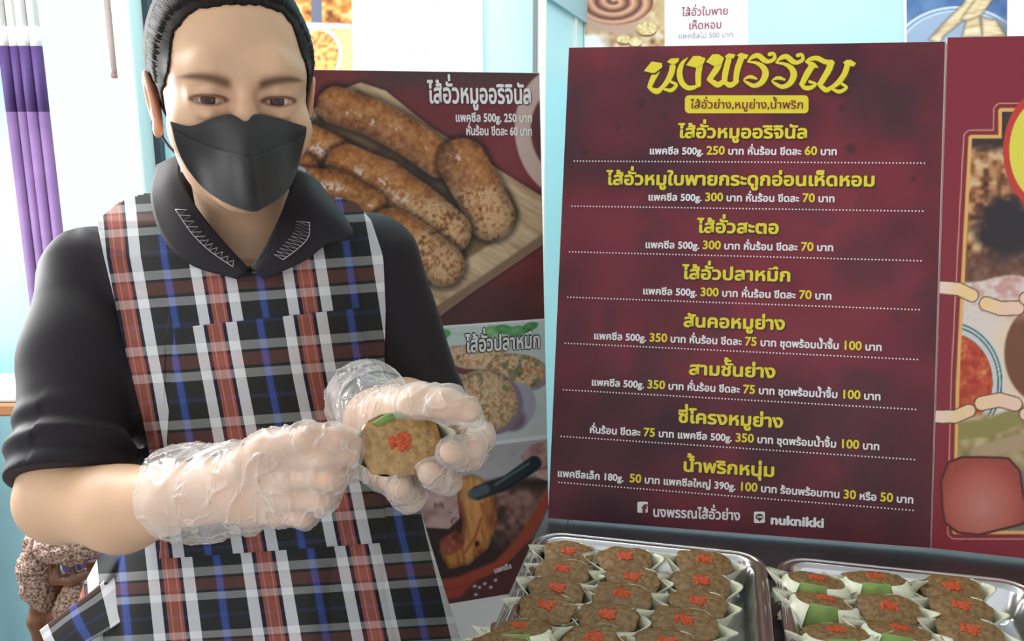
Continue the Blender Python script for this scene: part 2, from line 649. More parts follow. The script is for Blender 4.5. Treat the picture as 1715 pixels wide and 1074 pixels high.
def pic_pork(X, Y):
    p = Paint(X, Y)
    p.fill((186, 184, 188))
    p.over(sstep(800, 860, Y + 0.05 * X - 40), (66, 46, 42))
    p.over(sstep(0.45, 0.75, fbm(X, Y, 40, 8)) * 0.3, (150, 140, 142))
    p.poly([(700, 830), (850, 800), (925, 800), (925, 880), (850, 1000), (690, 1010)], (58, 42, 40), 8)
    blob = p.grains([(48, 34, 32), (92, 62, 56), (140, 102, 92), (176, 134, 124)], 15, 41)
    p.over(sstep(820, 835, X) * sstep(810, 830, Y) * (1 - sstep(890, 930, Y)) * 0.9, blob)
    # plate rim
    p.stroke([(690, 988), (770, 975), (835, 948), (875, 905), (905, 858), (930, 810)], 9, (168, 76, 56), 4)
    p.poly([(690, 996), (768, 985), (840, 958), (884, 914), (930, 850), (930, 1040), (690, 1050)], (92, 50, 52), 4)
    p.poly([(690, 1000), (735, 990), (770, 982), (800, 970), (770, 1000), (690, 1015)], (172, 70, 52), 5)
    for x, y in ((797, 996), (803, 984), (812, 978), (822, 984), (795, 982), (830, 972)):
        p.ell(x, y, 3, 2.4, 0, (205, 200, 205), 0.4)
    # pale sliced meat
    meat = p.grains([(150, 112, 110), (190, 156, 152), (214, 184, 178)], 22, 44)
    p.over(1 - sstep(-2, 2, p.pdist([(690, 850), (712, 826), (742, 812), (766, 822), (770, 868), (752, 886), (712, 884), (690, 880)])), meat)
    p.over((1 - sstep(-4, 0, p.pdist([(690, 850), (712, 826), (742, 812), (766, 822), (770, 868), (752, 886), (712, 884), (690, 880)]))) * sstep(0.62, 0.74, fbm(X, Y, 18, 46)) * 0.6, (120, 78, 80))
    p.poly([(722, 818), (740, 802), (758, 800), (762, 812), (742, 814), (728, 826)], (150, 164, 72), 3)
    # crackling
    pts = [(766, 800), (790, 794), (806, 800), (830, 832), (834, 872), (818, 918), (786, 946), (752, 954), (740, 932), (742, 912), (772, 902), (776, 872), (768, 842)]
    cr = p.ramp(fbm(X * 1.3 - Y * 0.2, Y * 0.35, 16, 47), [(0.2, (150, 78, 40)), (0.5, (208, 142, 78)), (0.8, (226, 176, 112))])
    d = p.pdist(pts)
    cr *= np.interp(-d, [0, 8, 24], [0.72, 0.95, 1.05])[..., None]
    p.over(1 - sstep(-2, 2, d), cr)
    p.stroke([(770, 842), (778, 872), (776, 900)], 3, (158, 74, 50), 2, 0.8)
    p.stroke([(806, 868), (796, 900), (778, 926)], 2.5, (160, 84, 48), 2, 0.7)
    red = p.grains([(96, 42, 34), (150, 76, 56), (190, 116, 88)], 10, 49)
    p.over(1 - sstep(-3, 3, p.pdist([(738, 905), (762, 888), (778, 900), (776, 918), (752, 930), (736, 926)])), red)
    p.ell(799, 911, 4, 5, 0, (70, 40, 28), 0.3)
    # tongs and the hand that holds them
    hand = p.ramp(fbm(X, Y, 18, 51), [(0.2, (168, 122, 118)), (0.8, (214, 176, 168))])
    p.over(1 - sstep(-2, 2, p.pdist([(872, 765), (890, 745), (925, 735), (925, 808), (900, 800), (880, 776)])), hand)
    p.stroke([(888, 790), (920, 782)], 2, (120, 80, 80), 2, 0.7)
    p.stroke([(800, 826), (850, 808), (895, 776)], 12, (40, 48, 54), 2)
    p.stroke([(792, 828), (812, 820)], 8.5, (84, 98, 106), 3)
    p.stroke([(830, 812), (886, 776)], 2.2, (92, 106, 110), 1.6)
    p.stroke([(840, 822), (892, 790)], 1.5, (20, 24, 28), 1.2)
    return p.c


def pic_maroon(X, Y):
    p = Paint(X, Y)
    n = fbm(X + 300, Y, 190, 61)
    p.c = p.ramp(n, [(0.2, (64, 34, 44)), (0.42, (92, 40, 50)), (0.58, (116, 44, 55)), (0.8, (128, 50, 62))])
    m = sstep(0.62, 0.8, fbm(X, Y + 77, 120, 71))
    p.over(m * 0.5, (66, 46, 56))
    for cx, cy, a, b in ((1100, 130, 90, 60), (1510, 150, 90, 120), (1140, 300, 110, 60), (1330, 700, 130, 110), (1470, 760, 60, 130), (960, 560, 40, 90), (1010, 860, 70, 50), (1460, 440, 90, 70)):
        q = p.eld(cx, cy, a, b, 15)
        p.over((1 - sstep(0.3, 1.1, q + 0.5 * (fbm(X, Y, 50, 73) - 0.5))) * 0.45, (66, 42, 52))
    for cx, cy, a, b in ((1020, 190, 60, 90), (1250, 110, 60, 40), (1250, 480, 180, 80), (1150, 800, 120, 70), (1500, 300, 60, 90)):
        q = p.eld(cx, cy, a, b, -10)
        p.over((1 - sstep(0.3, 1.1, q)) * 0.35, (142, 46, 60))
    for cx, cy, r in ((1073, 172, 7), (1113, 192, 6), (1036, 212, 5), (1410, 182, 6), (1425, 250, 9), (1530, 300, 5), (1310, 330, 5), (980, 255, 6)):
        p.ell(cx, cy, r, r * 0.9, 0, (58, 36, 44), 0.5, 0.6)
    return p.c


def pic_right(X, Y):
    p = Paint(X, Y)
    p.fill((138, 48, 62))
    pat = 0.5 + 0.5 * np.sin(X * 2 * math.pi / 7.0 + Y * 0.12) * np.sin(Y * 2 * math.pi / 6.0)
    p.over(pat * 0.3, (104, 34, 48))
    p.over(sstep(600, 900, Y) * 0.4, (140, 34, 44))
    # picture inside the stepped gold frame
    fr = [(1627, 231), (1677, 231), (1677, 186), (1740, 186), (1740, 890), (1600, 890), (1606, 640), (1618, 400)]
    d = p.pdist(fr)
    p.over(1 - sstep(0.4, 1.6, np.abs(d - 13)), (206, 150, 130))
    p.over(1 - sstep(-1, 1, d - 5), (226, 176, 98))
    food = p.grains([(44, 38, 40), (110, 70, 50), (176, 122, 82), (214, 180, 138)], 13, 81)
    ins = 1 - sstep(-1, 1, d + 1)
    food2 = food.copy()
    dark = np.maximum(1 - sstep(0.55, 1.15, p.eld(1690, 385, 62, 66, 10) + 0.5 * (fbm(X, Y, 20, 84) - 0.5)), (1 - sstep(238, 262, Y)) * 0.9)
    food2 += dark[..., None] * (C3(52, 46, 50) - food2)
    br = sstep(410, 440, Y) * (1 - sstep(470, 490, Y))
    food2 += br[..., None] * 0.7 * (C3(94, 64, 60) - food2)
    p.over(ins, food2)
    low = ins * sstep(464, 470, Y + 6 * np.sin(X / 22))
    p.over(low, (214, 196, 186))
    p.ell(1590, 640, 92, 104, 0, (70, 96, 96), 0.01, 1)
    q = p.eld(1590, 640, 92, 104, 0)
    p.c[:] = p.c  # bowl built up inside the picture only
    pc = Paint(X, Y)
    pc.fill((222, 208, 200))
    pc.over(low * 0.0, (0, 0, 0))
    pc.ell(1740, 600, 80, 110, 0, (228, 208, 186), 0.02)
    pc.ell(1748, 592, 66, 84, 0, (120, 78, 58), 0.04)
    sp = pc.grains([(206, 190, 184), (222, 210, 202), (190, 120, 112)], 12, 88)
    pc.over((1 - sstep(520, 545, Y)) * 0.6, sp)
    for k, c in ((1.0, (206, 212, 210)), (0.965, (74, 104, 104)), (0.935, (206, 214, 212)), (0.905, (74, 104, 104)), (0.875, (196, 204, 204)), (0.79, (176, 66, 50))):
        pc.over(1 - sstep(k - 0.006, k + 0.006, q), c)
    soup = pc.ramp(fbm(X, Y, 16, 90), [(0.3, (170, 58, 46)), (0.6, (196, 88, 58)), (0.8, (214, 148, 88))])
    pc.over((1 - sstep(0.77, 0.79, q)), soup)
    gr = pc.grains([(84, 76, 50), (132, 120, 76), (168, 148, 104), (196, 170, 134)], 20, 92)
    pc.over(sstep(688, 700, Y), gr)
    pc.stroke([(1610, 722), (1660, 716), (1720, 690)], 15, (146, 136, 82), 4)
    pc.stroke([(1640, 760), (1700, 742), (1740, 735)], 13, (176, 150, 118), 4)
    pc.over(sstep(770, 800, Y), (120, 112, 108))
    keep = ins * sstep(464, 470, Y + 6 * np.sin(X / 22))
    base = Paint(X, Y)
    base.fill((138, 48, 62))
    base.over(pat * 0.3, (104, 34, 48))
    base.over(sstep(600, 900, Y) * 0.4, (140, 34, 44))
    base.over(1 - sstep(0.4, 1.6, np.abs(d - 13)), (206, 150, 130))
    base.over(1 - sstep(-1, 1, d - 5), (226, 176, 98))
    base.over(ins, food2)
    base.over(keep, pc.c)
    # round yellow badge at the edge
    qb = base.eld(1752, 252, 72, 102, 0)
    base.over(1 - sstep(0.99, 1.01, qb), (196, 64, 58))
    base.over(1 - sstep(0.845, 0.865, qb), (224, 214, 84))
    # strings of drawn sausage links

    def link(pts, w, c0, c1):
        dd, sd, t = base.line(pts)
        base.over(1 - sstep(w + 1.0, w + 2.6, dd), (84, 52, 46))
        base.over(1 - sstep(w - 0.6, w + 0.8, dd), base.ramp(t, [(0, c0), (0.6, c1), (1, c1)]))
    link([(1578, 482), (1605, 484), (1628, 495)], 10, (240, 206, 196), (238, 204, 150))
    link([(1652, 509), (1676, 517), (1704, 516)], 11, (238, 204, 150), (238, 200, 178))
    link([(1718, 500), (1740, 492)], 10, (238, 200, 178), (238, 204, 150))
    link([(1571, 698), (1600, 698), (1623, 688)], 10, (238, 206, 196), (236, 204, 160))
    link([(1644, 676), (1674, 670), (1700, 677)], 11, (236, 204, 160), (238, 200, 178))
    link([(1718, 694), (1745, 702)], 10, (238, 200, 178), (236, 204, 160))
    # a plain reddish lump of grilled meat where the frame ends
    lump = [(1590, 776), (1612, 768), (1650, 768), (1688, 770), (1706, 790), (1712, 830), (1724, 862), (1712, 876), (1680, 884), (1640, 894), (1604, 890), (1584, 874), (1580, 850), (1578, 806)]
    dl = base.pdist(lump)
    base.over(1 - sstep(1.2, 3, dl - 2), (84, 44, 40))
    base.over(1 - sstep(-1, 1, dl), base.ramp(base.eld(1645, 850, 72, 80, 0), [(0, (196, 128, 118)), (0.7, (182, 96, 84)), (1, (160, 74, 64))]))
    return base.c


def pic_collage(X, Y):
    p = Paint(X, Y)
    top = p.grains([(96, 66, 46), (186, 110, 52), (226, 160, 84), (240, 214, 160)], 12, 101)
    p.c[:] = top
    p.poly([(520, -40), (538, -40), (540, 42), (522, 46)], (104, 106, 126), 2)
    p.poly([(480, 36), (588, 40), (588, 52), (480, 46)], (206, 196, 214), 2)
    bot = p.grains([(176, 98, 44), (226, 150, 70), (240, 196, 120), (206, 206, 120)], 9, 103)
    p.over(sstep(47, 50, Y), bot)
    p.over(sstep(49, 52, Y) * sstep(566, 572, X), (196, 222, 140))
    q = p.eld(535, 92, 38, 48, 0)
    p.over((1 - sstep(0.98, 1.02, q)) * sstep(49, 52, Y), (250, 246, 240))
    p.over((1 - sstep(0.83, 0.87, q)) * sstep(49, 52, Y), p.grains([(206, 96, 52), (230, 140, 82), (240, 186, 120), (186, 190, 90)], 7, 105))
    return p.c


def pic_coil(X, Y):
    p = Paint(X, Y)
    p.c[:] = p.grains([(110, 84, 66), (176, 134, 100), (214, 178, 140), (240, 222, 196)], 14, 111)
    p.over(sstep(1070, 1112, X) * (1 - sstep(30, 70, Y)) * 0.6, (214, 186, 140))
    p.over((1 - sstep(1060, 1090, X)) * (1 - sstep(46, 58, Y - 0.1 * (X - 980))), (196, 160, 140))
    cx, cy = 1030, 2
    x = (X - cx) / 1.0
    y = (Y - cy) / 0.62
    r = np.hypot(x, y)
    th = np.arctan2(y, x)
    ph = (r / 21.0 - th / (2 * math.pi)) % 1.0
    c = p.ramp(ph + 0.1 * (fbm(X, Y, 10, 113) - 0.5), [(0, (96, 62, 56)), (0.12, (150, 96, 78)), (0.4, (222, 176, 150)), (0.65, (196, 134, 104)), (0.9, (130, 84, 70)), (1, (90, 58, 54))])
    p.over((1 - sstep(62, 66, r)), c)
    for cx, cy, a, b in ((1083, 48, 17, 11), (1045, 66, 12, 7), (1064, 70, 11, 8)):
        p.ell(cx, cy + 3, a, b, 0, (120, 90, 70), 0.1)
        q = p.eld(cx, cy, a, b, 0)
        p.over(1 - sstep(0.95, 1.03, q), p.grains([(190, 150, 90), (226, 196, 136), (244, 226, 180)], 5, 115))
    p.over((1 - sstep(1000, 1030, X + 0.6 * (70 - Y))) * sstep(54, 62, Y), (246, 242, 240))
    return p.c


def pic_rinds(X, Y):
    p = Paint(X, Y)
    p.c[:] = p.ramp(fbm(X, Y, 40, 121), [(0.2, (70, 98, 150)), (0.8, (106, 138, 186))])
    q = p.eld(1605, 92, 112, 82, 0)
    p.over(1 - sstep(0.98, 1.01, q), (206, 218, 232))
    p.over(1 - sstep(0.94, 0.96, q), (120, 150, 196))
    p.over(1 - sstep(0.90, 0.93, q), (198, 212, 230))
    p.over(1 - sstep(0.86, 0.90, q), (158, 178, 206))
    p.over(sstep(1660, 1680, X + 0.3 * Y) * sstep(20, 50, Y), (120, 126, 146))
    wood = p.ramp(fbm(X * 0.5 + Y, Y * 2, 22, 123), [(0.2, (196, 168, 126)), (0.5, (232, 212, 176)), (0.8, (248, 238, 214))])
    for pts in ([(1556, 66), (1580, 40), (1612, 8), (1630, -20), (1652, -20), (1640, 4), (1610, 36), (1580, 60), (1574, 72)],
                [(1610, 32), (1640, -10), (1690, -20), (1668, -10), (1650, 16), (1632, 40)],
                [(1618, 36), (1640, 28), (1646, 60), (1612, 62)], [(1644, 30), (1668, 34), (1684, 60), (1646, 62)]):
        d = p.pdist(pts)
        p.over((1 - sstep(0, 5, d)) * 0.5, (120, 90, 66))
        p.over(1 - sstep(-1, 1, d), wood * np.interp(-d, [0, 5], [0.8, 1.02])[..., None])
    return p.c
# ------------------------------------------------------------------ the shop: walls, floor, ceiling, doorway
M_cyan = mat('cyan_wall_paint', S(176, 236, 248), 0.35, spec=0.4, noise=(1.5, S(194, 243, 251), 3, 0.2))
M_cyanL = mat('pale_cyan_wall_paint', S(176, 228, 240), 0.4, noise=(3, S(160, 214, 230), 5, 0.2))
M_post = mat('pale_blue_grey_paint', S(196, 216, 216), 0.5)
M_frame = mat('white_frame_paint', S(236, 240, 240), 0.4)
M_railp = mat('blue_grey_rail_paint', S(160, 196, 206), 0.5)
M_dark = mat('dark_door_frame', S(52, 62, 72), 0.5)
M_floor = mat('grey_floor_tile', S(150, 146, 140), 0.4, noise=(6, S(128, 124, 118), 4, 0.2))
M_ceil = mat('ceiling_paint', S(214, 214, 210), 0.8)

YL = 2.2
xg = at(30, 200, YL)[0]
xo0 = at(100, 200, YL)[0]
xo1 = at(232, 200, YL)[0]
xp1 = at(262, 200, YL)[0]
xd1 = at(272, 200, YL)[0]
xc = at(898, 100, YL)[0]
YB = 2.8
xb = at(977, 40, YB)[0]


def struct(name, mb, m, parent=None):
    o = mb.build(name, m, parent)
    o['kind'] = 'structure'
    return o


struct('floor', MB().box((-3.2, -1.0, -0.1), (3.2, 3.3, 0)), M_floor)
struct('ceiling', MB().box((-3.2, -1.1, 2.75), (3.2, 3.3, 2.85)), M_ceil)  # out of view; put in to dim the room, run forward against overhead light
struct('wall_left', MB().box((-3.2, YL, 0), (xg - 0.02, YL + 0.12, 2.75)), M_cyanL)
struct('wall_lintel', MB().box((xg - 0.02, YL, 2.25), (xo1, YL + 0.12, 2.75)), M_cyanL)
struct('pillar_left', MB().box((xo1, YL - 0.10, 0), (xp1, YL + 0.12, 2.75), bev=0.006), M_post)
struct('trim_1', MB().box((xp1, YL - 0.03, 0), (xd1, YL + 0.12, 2.75)), M_dark)
struct('wall_middle', MB().box((xd1, YL, 0), (xc, YL + 0.12, 2.75)), M_cyan)
struct('pillar_right', MB().box((xc, YL - 0.04, 0), (xc + 0.022, YL + 0.12, 2.75), bev=0.003), M_frame)
struct('trim_2', MB().box((xc - 0.009, YL - 0.045, 0), (xc, YL, 2.75)), mat('grey_trim_paint', S(120, 128, 126), 0.5))
dx = (xb - (xc + 0.022)) / (YB - YL - 0.1)


def slab(x0, y0, x1, y1, z0, z1, t):
    n = np.array([-(y1 - y0), x1 - x0])
    n = n / np.linalg.norm(n) * t
    V = []
    for z in (z0, z1):
        V += [(x0, y0, z), (x1, y1, z), (x1 - n[0] * -1, y1 - n[1] * -1, z), (x0 + n[0], y0 + n[1], z)]
    return MB().add(V, [(0, 1, 2, 3), (7, 6, 5, 4), (0, 4, 5, 1), (1, 5, 6, 2), (2, 6, 7, 3), (3, 7, 4, 0)])


xs0, ys0 = xc + 0.022, YL + 0.02
struct('wall_side', slab(xs0, ys0, xb, YB, 0, 2.75, 0.05), M_cyan)
zr = at(940, 20, (YL + YB) / 2)[2]
struct('trim_3', slab(xs0 + 0.012, ys0, xb + 0.012, YB, zr, zr + 0.11, 0.05), M_railp)
struct('trim_4', slab(at(955, 60, 2.62)[0] + 0.012, 2.62, at(960, 60, 2.66)[0] + 0.012, 2.66, 0, zr, 0.04), M_frame)
struct('wall_right_unseen', MB().box((2.3, -0.7, 0), (2.4, 3.05, 2.75)), mat('beige_wall_paint', S(206, 196, 184), 0.7))  # unseen wall, added to darken the right side
struct('wall_back', MB().box((xb - 0.02, YB, 0), (3.2, YB + 0.1, 2.75)), M_cyan)

# folded doorway screen: four narrow slats, white above and purple below
ramp = [(0.0, S(136, 100, 160)), (1.44, S(150, 112, 168)), (1.47, S(92, 68, 126)), (1.606, S(84, 62, 120))]
M_purple = mat('purple_slat_paint', S(104, 80, 124), 0.6, spec=0.2, noise=(9, S(122, 94, 138), 3, 0.2))
M_slatw = mat('white_slat_paint', S(226, 228, 226), 0.5)
M_purpled = mat('deep_purple_slat_paint', S(78, 58, 108), 0.6, spec=0.2)
fd = thing('folding_screen', 'narrow purple folding screen with white top beside the bright doorway', 'screen', ((xg + xo0) / 2, YL - 0.05, 0))
w4 = (xo0 - xg - 0.004) / 4
for i in range(4):
    x0 = xg + i * w4 + 0.003
    yy = YL - 0.05 + (0.005 if i % 2 else 0)
    s_ = MB().tube([(x0 + w4 / 2, yy, 0.0), (x0 + w4 / 2, yy, 1.455)], w4 * 0.53, 14).build('slat', M_purple, fd, True)
    MB().tube([(x0 + w4 / 2, yy, 1.455), (x0 + w4 / 2, yy, 1.602)], w4 * 0.54, 14).build('dark_band', M_purpled, s_, True)
    MB().tube([(x0 + w4 / 2, yy, 1.602), (x0 + w4 / 2, yy, 2.24)], w4 * 0.52, 14).build('white_top', M_slatw, s_, True)
    MB().tube([(x0 + w4 / 2, yy, 1.602), (x0 + w4 / 2, yy, 1.645)], w4 * 0.56, 14).build('joint', M_slatw, s_, True)
# thin rod hanging in the doorway
pr = at(193, 131, YL + 0.02)
rod = thing('hanging_rod', 'thin grey-brown rod hanging down in the bright doorway', 'rod', (pr[0], YL + 0.02, 2.25))
MB().tube([(pr[0], YL + 0.02, 2.25), (pr[0], YL + 0.02, pr[2] + 0.1), (pr[0], YL + 0.02, pr[2])], [0.011, 0.008, 0.006], 10).build('shaft', mat('weathered_rod', S(150, 132, 126), 0.6), rod, True)
MB().tube([(pr[0], YL + 0.02, pr[2] + 0.012), (pr[0], YL + 0.02, pr[2])], [0.0085, 0.0085], 10).build('tip', mat('brown_rod_tip', S(130, 96, 92), 0.6), rod, True)

# ------------------------------------------------------------------ paper menus taped on the walls
PW = Plane((0, YL - 0.004, 0), (1, 0, 0), (0, 0, 1))
PB = Plane((0, YB - 0.004, 0), (1, 0, 0), (0, 0, 1))


def paper(pl, corners, name, parent, m, off=0.0):
    V = []
    for o in (off, off - 0.002):
        V += [pl.P(*pl.st(*c), o) for c in corners]
    return mk(name, V, [(3, 2, 1, 0), (4, 5, 6, 7), (0, 1, 5, 4), (1, 2, 6, 5), (2, 3, 7, 6), (3, 0, 4, 7)], m, parent)


p0 = PW.P(*PW.st(690, 60))
sh1 = thing('menu_sheet', 'white paper menu with food photos on the wall behind the grilled sausage banner', 'menu sheet', p0)
paper(PW, [(470, -90), (808, -90), (810, 190), (474, 190)], 'paper', sh1, M_white)
print_sheet(PW, [(476, -85), (588, -85), (590, 185), (479, 185)], pic_collage, 'food_photo', sh1, 1.8, 0.001)
M_faint = mat('faded_pink_ink', S(214, 186, 190), 0.6)
text(PW, 'น้ำพริกหนุ่ม', (666, 90), (738, 91), 9, M_faint, sh1, bold=0.0, off=0.001)
text(PW, 'ไส้อั่วหมูย่าง', (645, 2), (738, 3), 10, M_faint, sh1, bold=0.0, off=0.001)
p0 = PB.P(*PB.st(1100, 40))
sh2 = thing('menu_sheet', 'white paper menu with a coiled sausage photo above the dark red price board', 'menu sheet', p0)
paper(PB, [(976, -120), (1252, -126), (1254, 130), (979, 132)], 'paper', sh2, M_white)
print_sheet(PB, [(978, -60), (1113, -62), (1113, 128), (980, 128)], pic_coil, 'food_photo', sh2, 1.6, 0.001)
M_pr = mat('soft_red_ink', S(170, 96, 110), 0.6)
text(PB, 'ไส้อั่วใบพาย', (1142, 27), (1220, 24), 10, M_pr, sh2, bold=0.02, off=0.001)
text(PB, 'เห็ดหอม', (1153, 49), (1209, 47), 10, M_pr, sh2, bold=0.02, off=0.001)
text(PB, 'แพคซีลไม่ 500 บาท', (1136, 65), (1228, 62), 7, mat('soft_violet_ink', S(170, 150, 168), 0.6), sh2, bold=0.0, off=0.001)
p0 = PB.P(*PB.st(1620, 30))
sh3 = thing('menu_sheet', 'white paper menu with a blue-toned photo of pale rinds above the right red board', 'menu sheet', p0)
paper(PB, [(1512, -120), (1860, -120), (1860, 120), (1514, 120)], 'paper', sh3, M_white)
print_sheet(PB, [(1518, -60), (1687, -62), (1686, 116), (1519, 116)], pic_rinds, 'food_photo', sh3, 1.8, 0.001)

# ------------------------------------------------------------------ steel counter
M_steel = mat('brushed_steel', S(118, 112, 114), 0.45, 1.0, noise=(3, S(100, 94, 98), 4, 0.2))
M_tray = mat('tray_steel', S(205, 205, 208), 0.2, 1.0, bump=(60, 0.08, 0.002))
A = math.radians(-13.0)
cA, sA = math.cos(A), math.sin(A)
TC = np.array([0.035, 1.03, 0.0])          # back left corner of the left tray's rim


def cw(x, y, z):
    """counter coordinates: x along the back edge, y towards the back"""
    return np.array([TC[0] + cA * x - sA * y, TC[1] + sA * x + cA * y, z])


CM = Matrix(((cA, -sA, 0, TC[0]), (sA, cA, 0, TC[1]), (0, 0, 1, 0), (0, 0, 0, 1)))
ZT = 0.90
ct = thing('steel_counter', 'grey stainless steel counter under the two food trays', 'counter', tuple(cw(0.4, -0.2, 0)))
MB().box((0.012, -0.52, ZT - 0.03), (1.0, 0.26, ZT), CM, 0.004).build('worktop', M_steel, ct)
MB().box((-0.022, 0.03, ZT - 0.03), (0.016, 0.26, ZT - 0.0005), CM, 0.003).build('side_extension', M_steel, ct)
MB().box((0.012, 0.024, ZT), (1.0, 0.034, ZT + 0.012), CM, 0.002).build('back_ledge', M_steel, ct)
for x, y in ((0.06, -0.48), (0.95, -0.48), (0.06, 0.21), (0.95, 0.21)):
    MB().box((x - 0.018, y - 0.018, 0), (x + 0.018, y + 0.018, ZT - 0.03), CM, 0.003).build('leg', M_steel, ct)
MB().box((0.06, -0.48, 0.25), (0.95, 0.21, 0.27), CM, 0.003).build('lower_shelf', M_steel, ct)


def rr(w, d, r, n=8):
    pts = []
    for cx, cy, a0 in ((w - r, -r, 0), (r, -r, 90), (r, -d + r, 180), (w - r, -d + r, 270)):
        for k in range(n + 1):
            a = math.radians(a0 + 90 * k / n)
            pts.append((cx + r * math.cos(a), cy + r * math.sin(a)))
    return np.array(pts)


def tray(x0, y0, w, d, label):
    base = cw(x0 + w / 2, y0 - d / 2, ZT)
    t = thing('food_tray', label, 'tray', tuple(base), 'stainless steel food trays on the counter')
    prof = [(-0.003, 0.034), (0.0, 0.0405), (0.003, 0.042), (0.009, 0.041), (0.013, 0.036), (0.019, 0.012), (0.026, 0.004), (0.036, 0.003)]
    V, ring = [], len(rr(w, d, 0.03))
    for ins, z in prof:
        q = rr(w - 2 * ins, d - 2 * ins, max(0.034 - ins, 0.006)) + np.array([ins, -ins])
        V += [cw(x0 + a, y0 + b, ZT + z) for a, b in q]
    inner = len(V)
    lo = [(0.036, 0.001), (0.0255, 0.001), (0.0165, 0.010), (0.0105, 0.034), (0.004, 0.0385), (0.0005, 0.0375)]
    for ins, z in lo:
        q = rr(w - 2 * ins, d - 2 * ins, max(0.034 - ins, 0.006)) + np.array([ins, -ins])
        V += [cw(x0 + a, y0 + b, ZT + z) for a, b in q]
    F = []
    n = len(prof) + len(lo)
    for i in range(n):
        j = (i + 1) % n
        if i == len(prof) - 1:
            continue
        for k in range(ring):
            k2 = (k + 1) % ring
            F.append((i * ring + k, i * ring + k2, j * ring + k2, j * ring + k))
    F.append(tuple((len(prof) - 1) * ring + k for k in range(ring)))
    F.append(tuple(len(prof) * ring + k for k in range(ring))[::-1])
    mk('pan', V, F, M_tray, t, True)
    rim = [cw(x0 + a, y0 + b, ZT + 0.0395) for a, b in rr(w + 0.004, d + 0.004, 0.036) + np.array([-0.002, 0.002])]
    MB().tube(rim + rim[:2], 0.0028, 8, False).build('rolled_rim', M_tray, t, True)
    return t


tray(0.0, 0.0, 0.268, 0.40, 'stainless steel tray on the left holding five rows of leaf cups')
tray(0.287, 0.0, 0.268, 0.40, 'stainless steel tray on the right with green-topped leaf cups on its left side')

# ------------------------------------------------------------------ banana leaf cups
M_leaf = mat('pale_dried_leaf', S(230, 230, 212), 0.6, noise=(70, S(198, 200, 170), 5, 0.18), bump=(120, 0.3, 0.002))
M_green = mat('green_banana_leaf', S(128, 152, 78), 0.5, noise=(60, S(96, 126, 54), 4, 0.2), bump=(150, 0.3, 0.001))
M_fill = mat('brown_minced_filling', S(138, 108, 66), 0.42, noise=(150, S(102, 78, 47), 6, 0.16), bump=(260, 0.7, 0.002), spec=0.4)
M_fillb = mat('golden_brown_minced_filling', S(176, 138, 82), 0.25, noise=(150, S(140, 106, 60), 6, 0.16), bump=(240, 0.8, 0.002), spec=0.6)
M_chili = mat('orange_red_chili', S(196, 82, 30), 0.45, noise=(300, S(164, 56, 22), 4, 0.2), bump=(400, 0.8, 0.001))


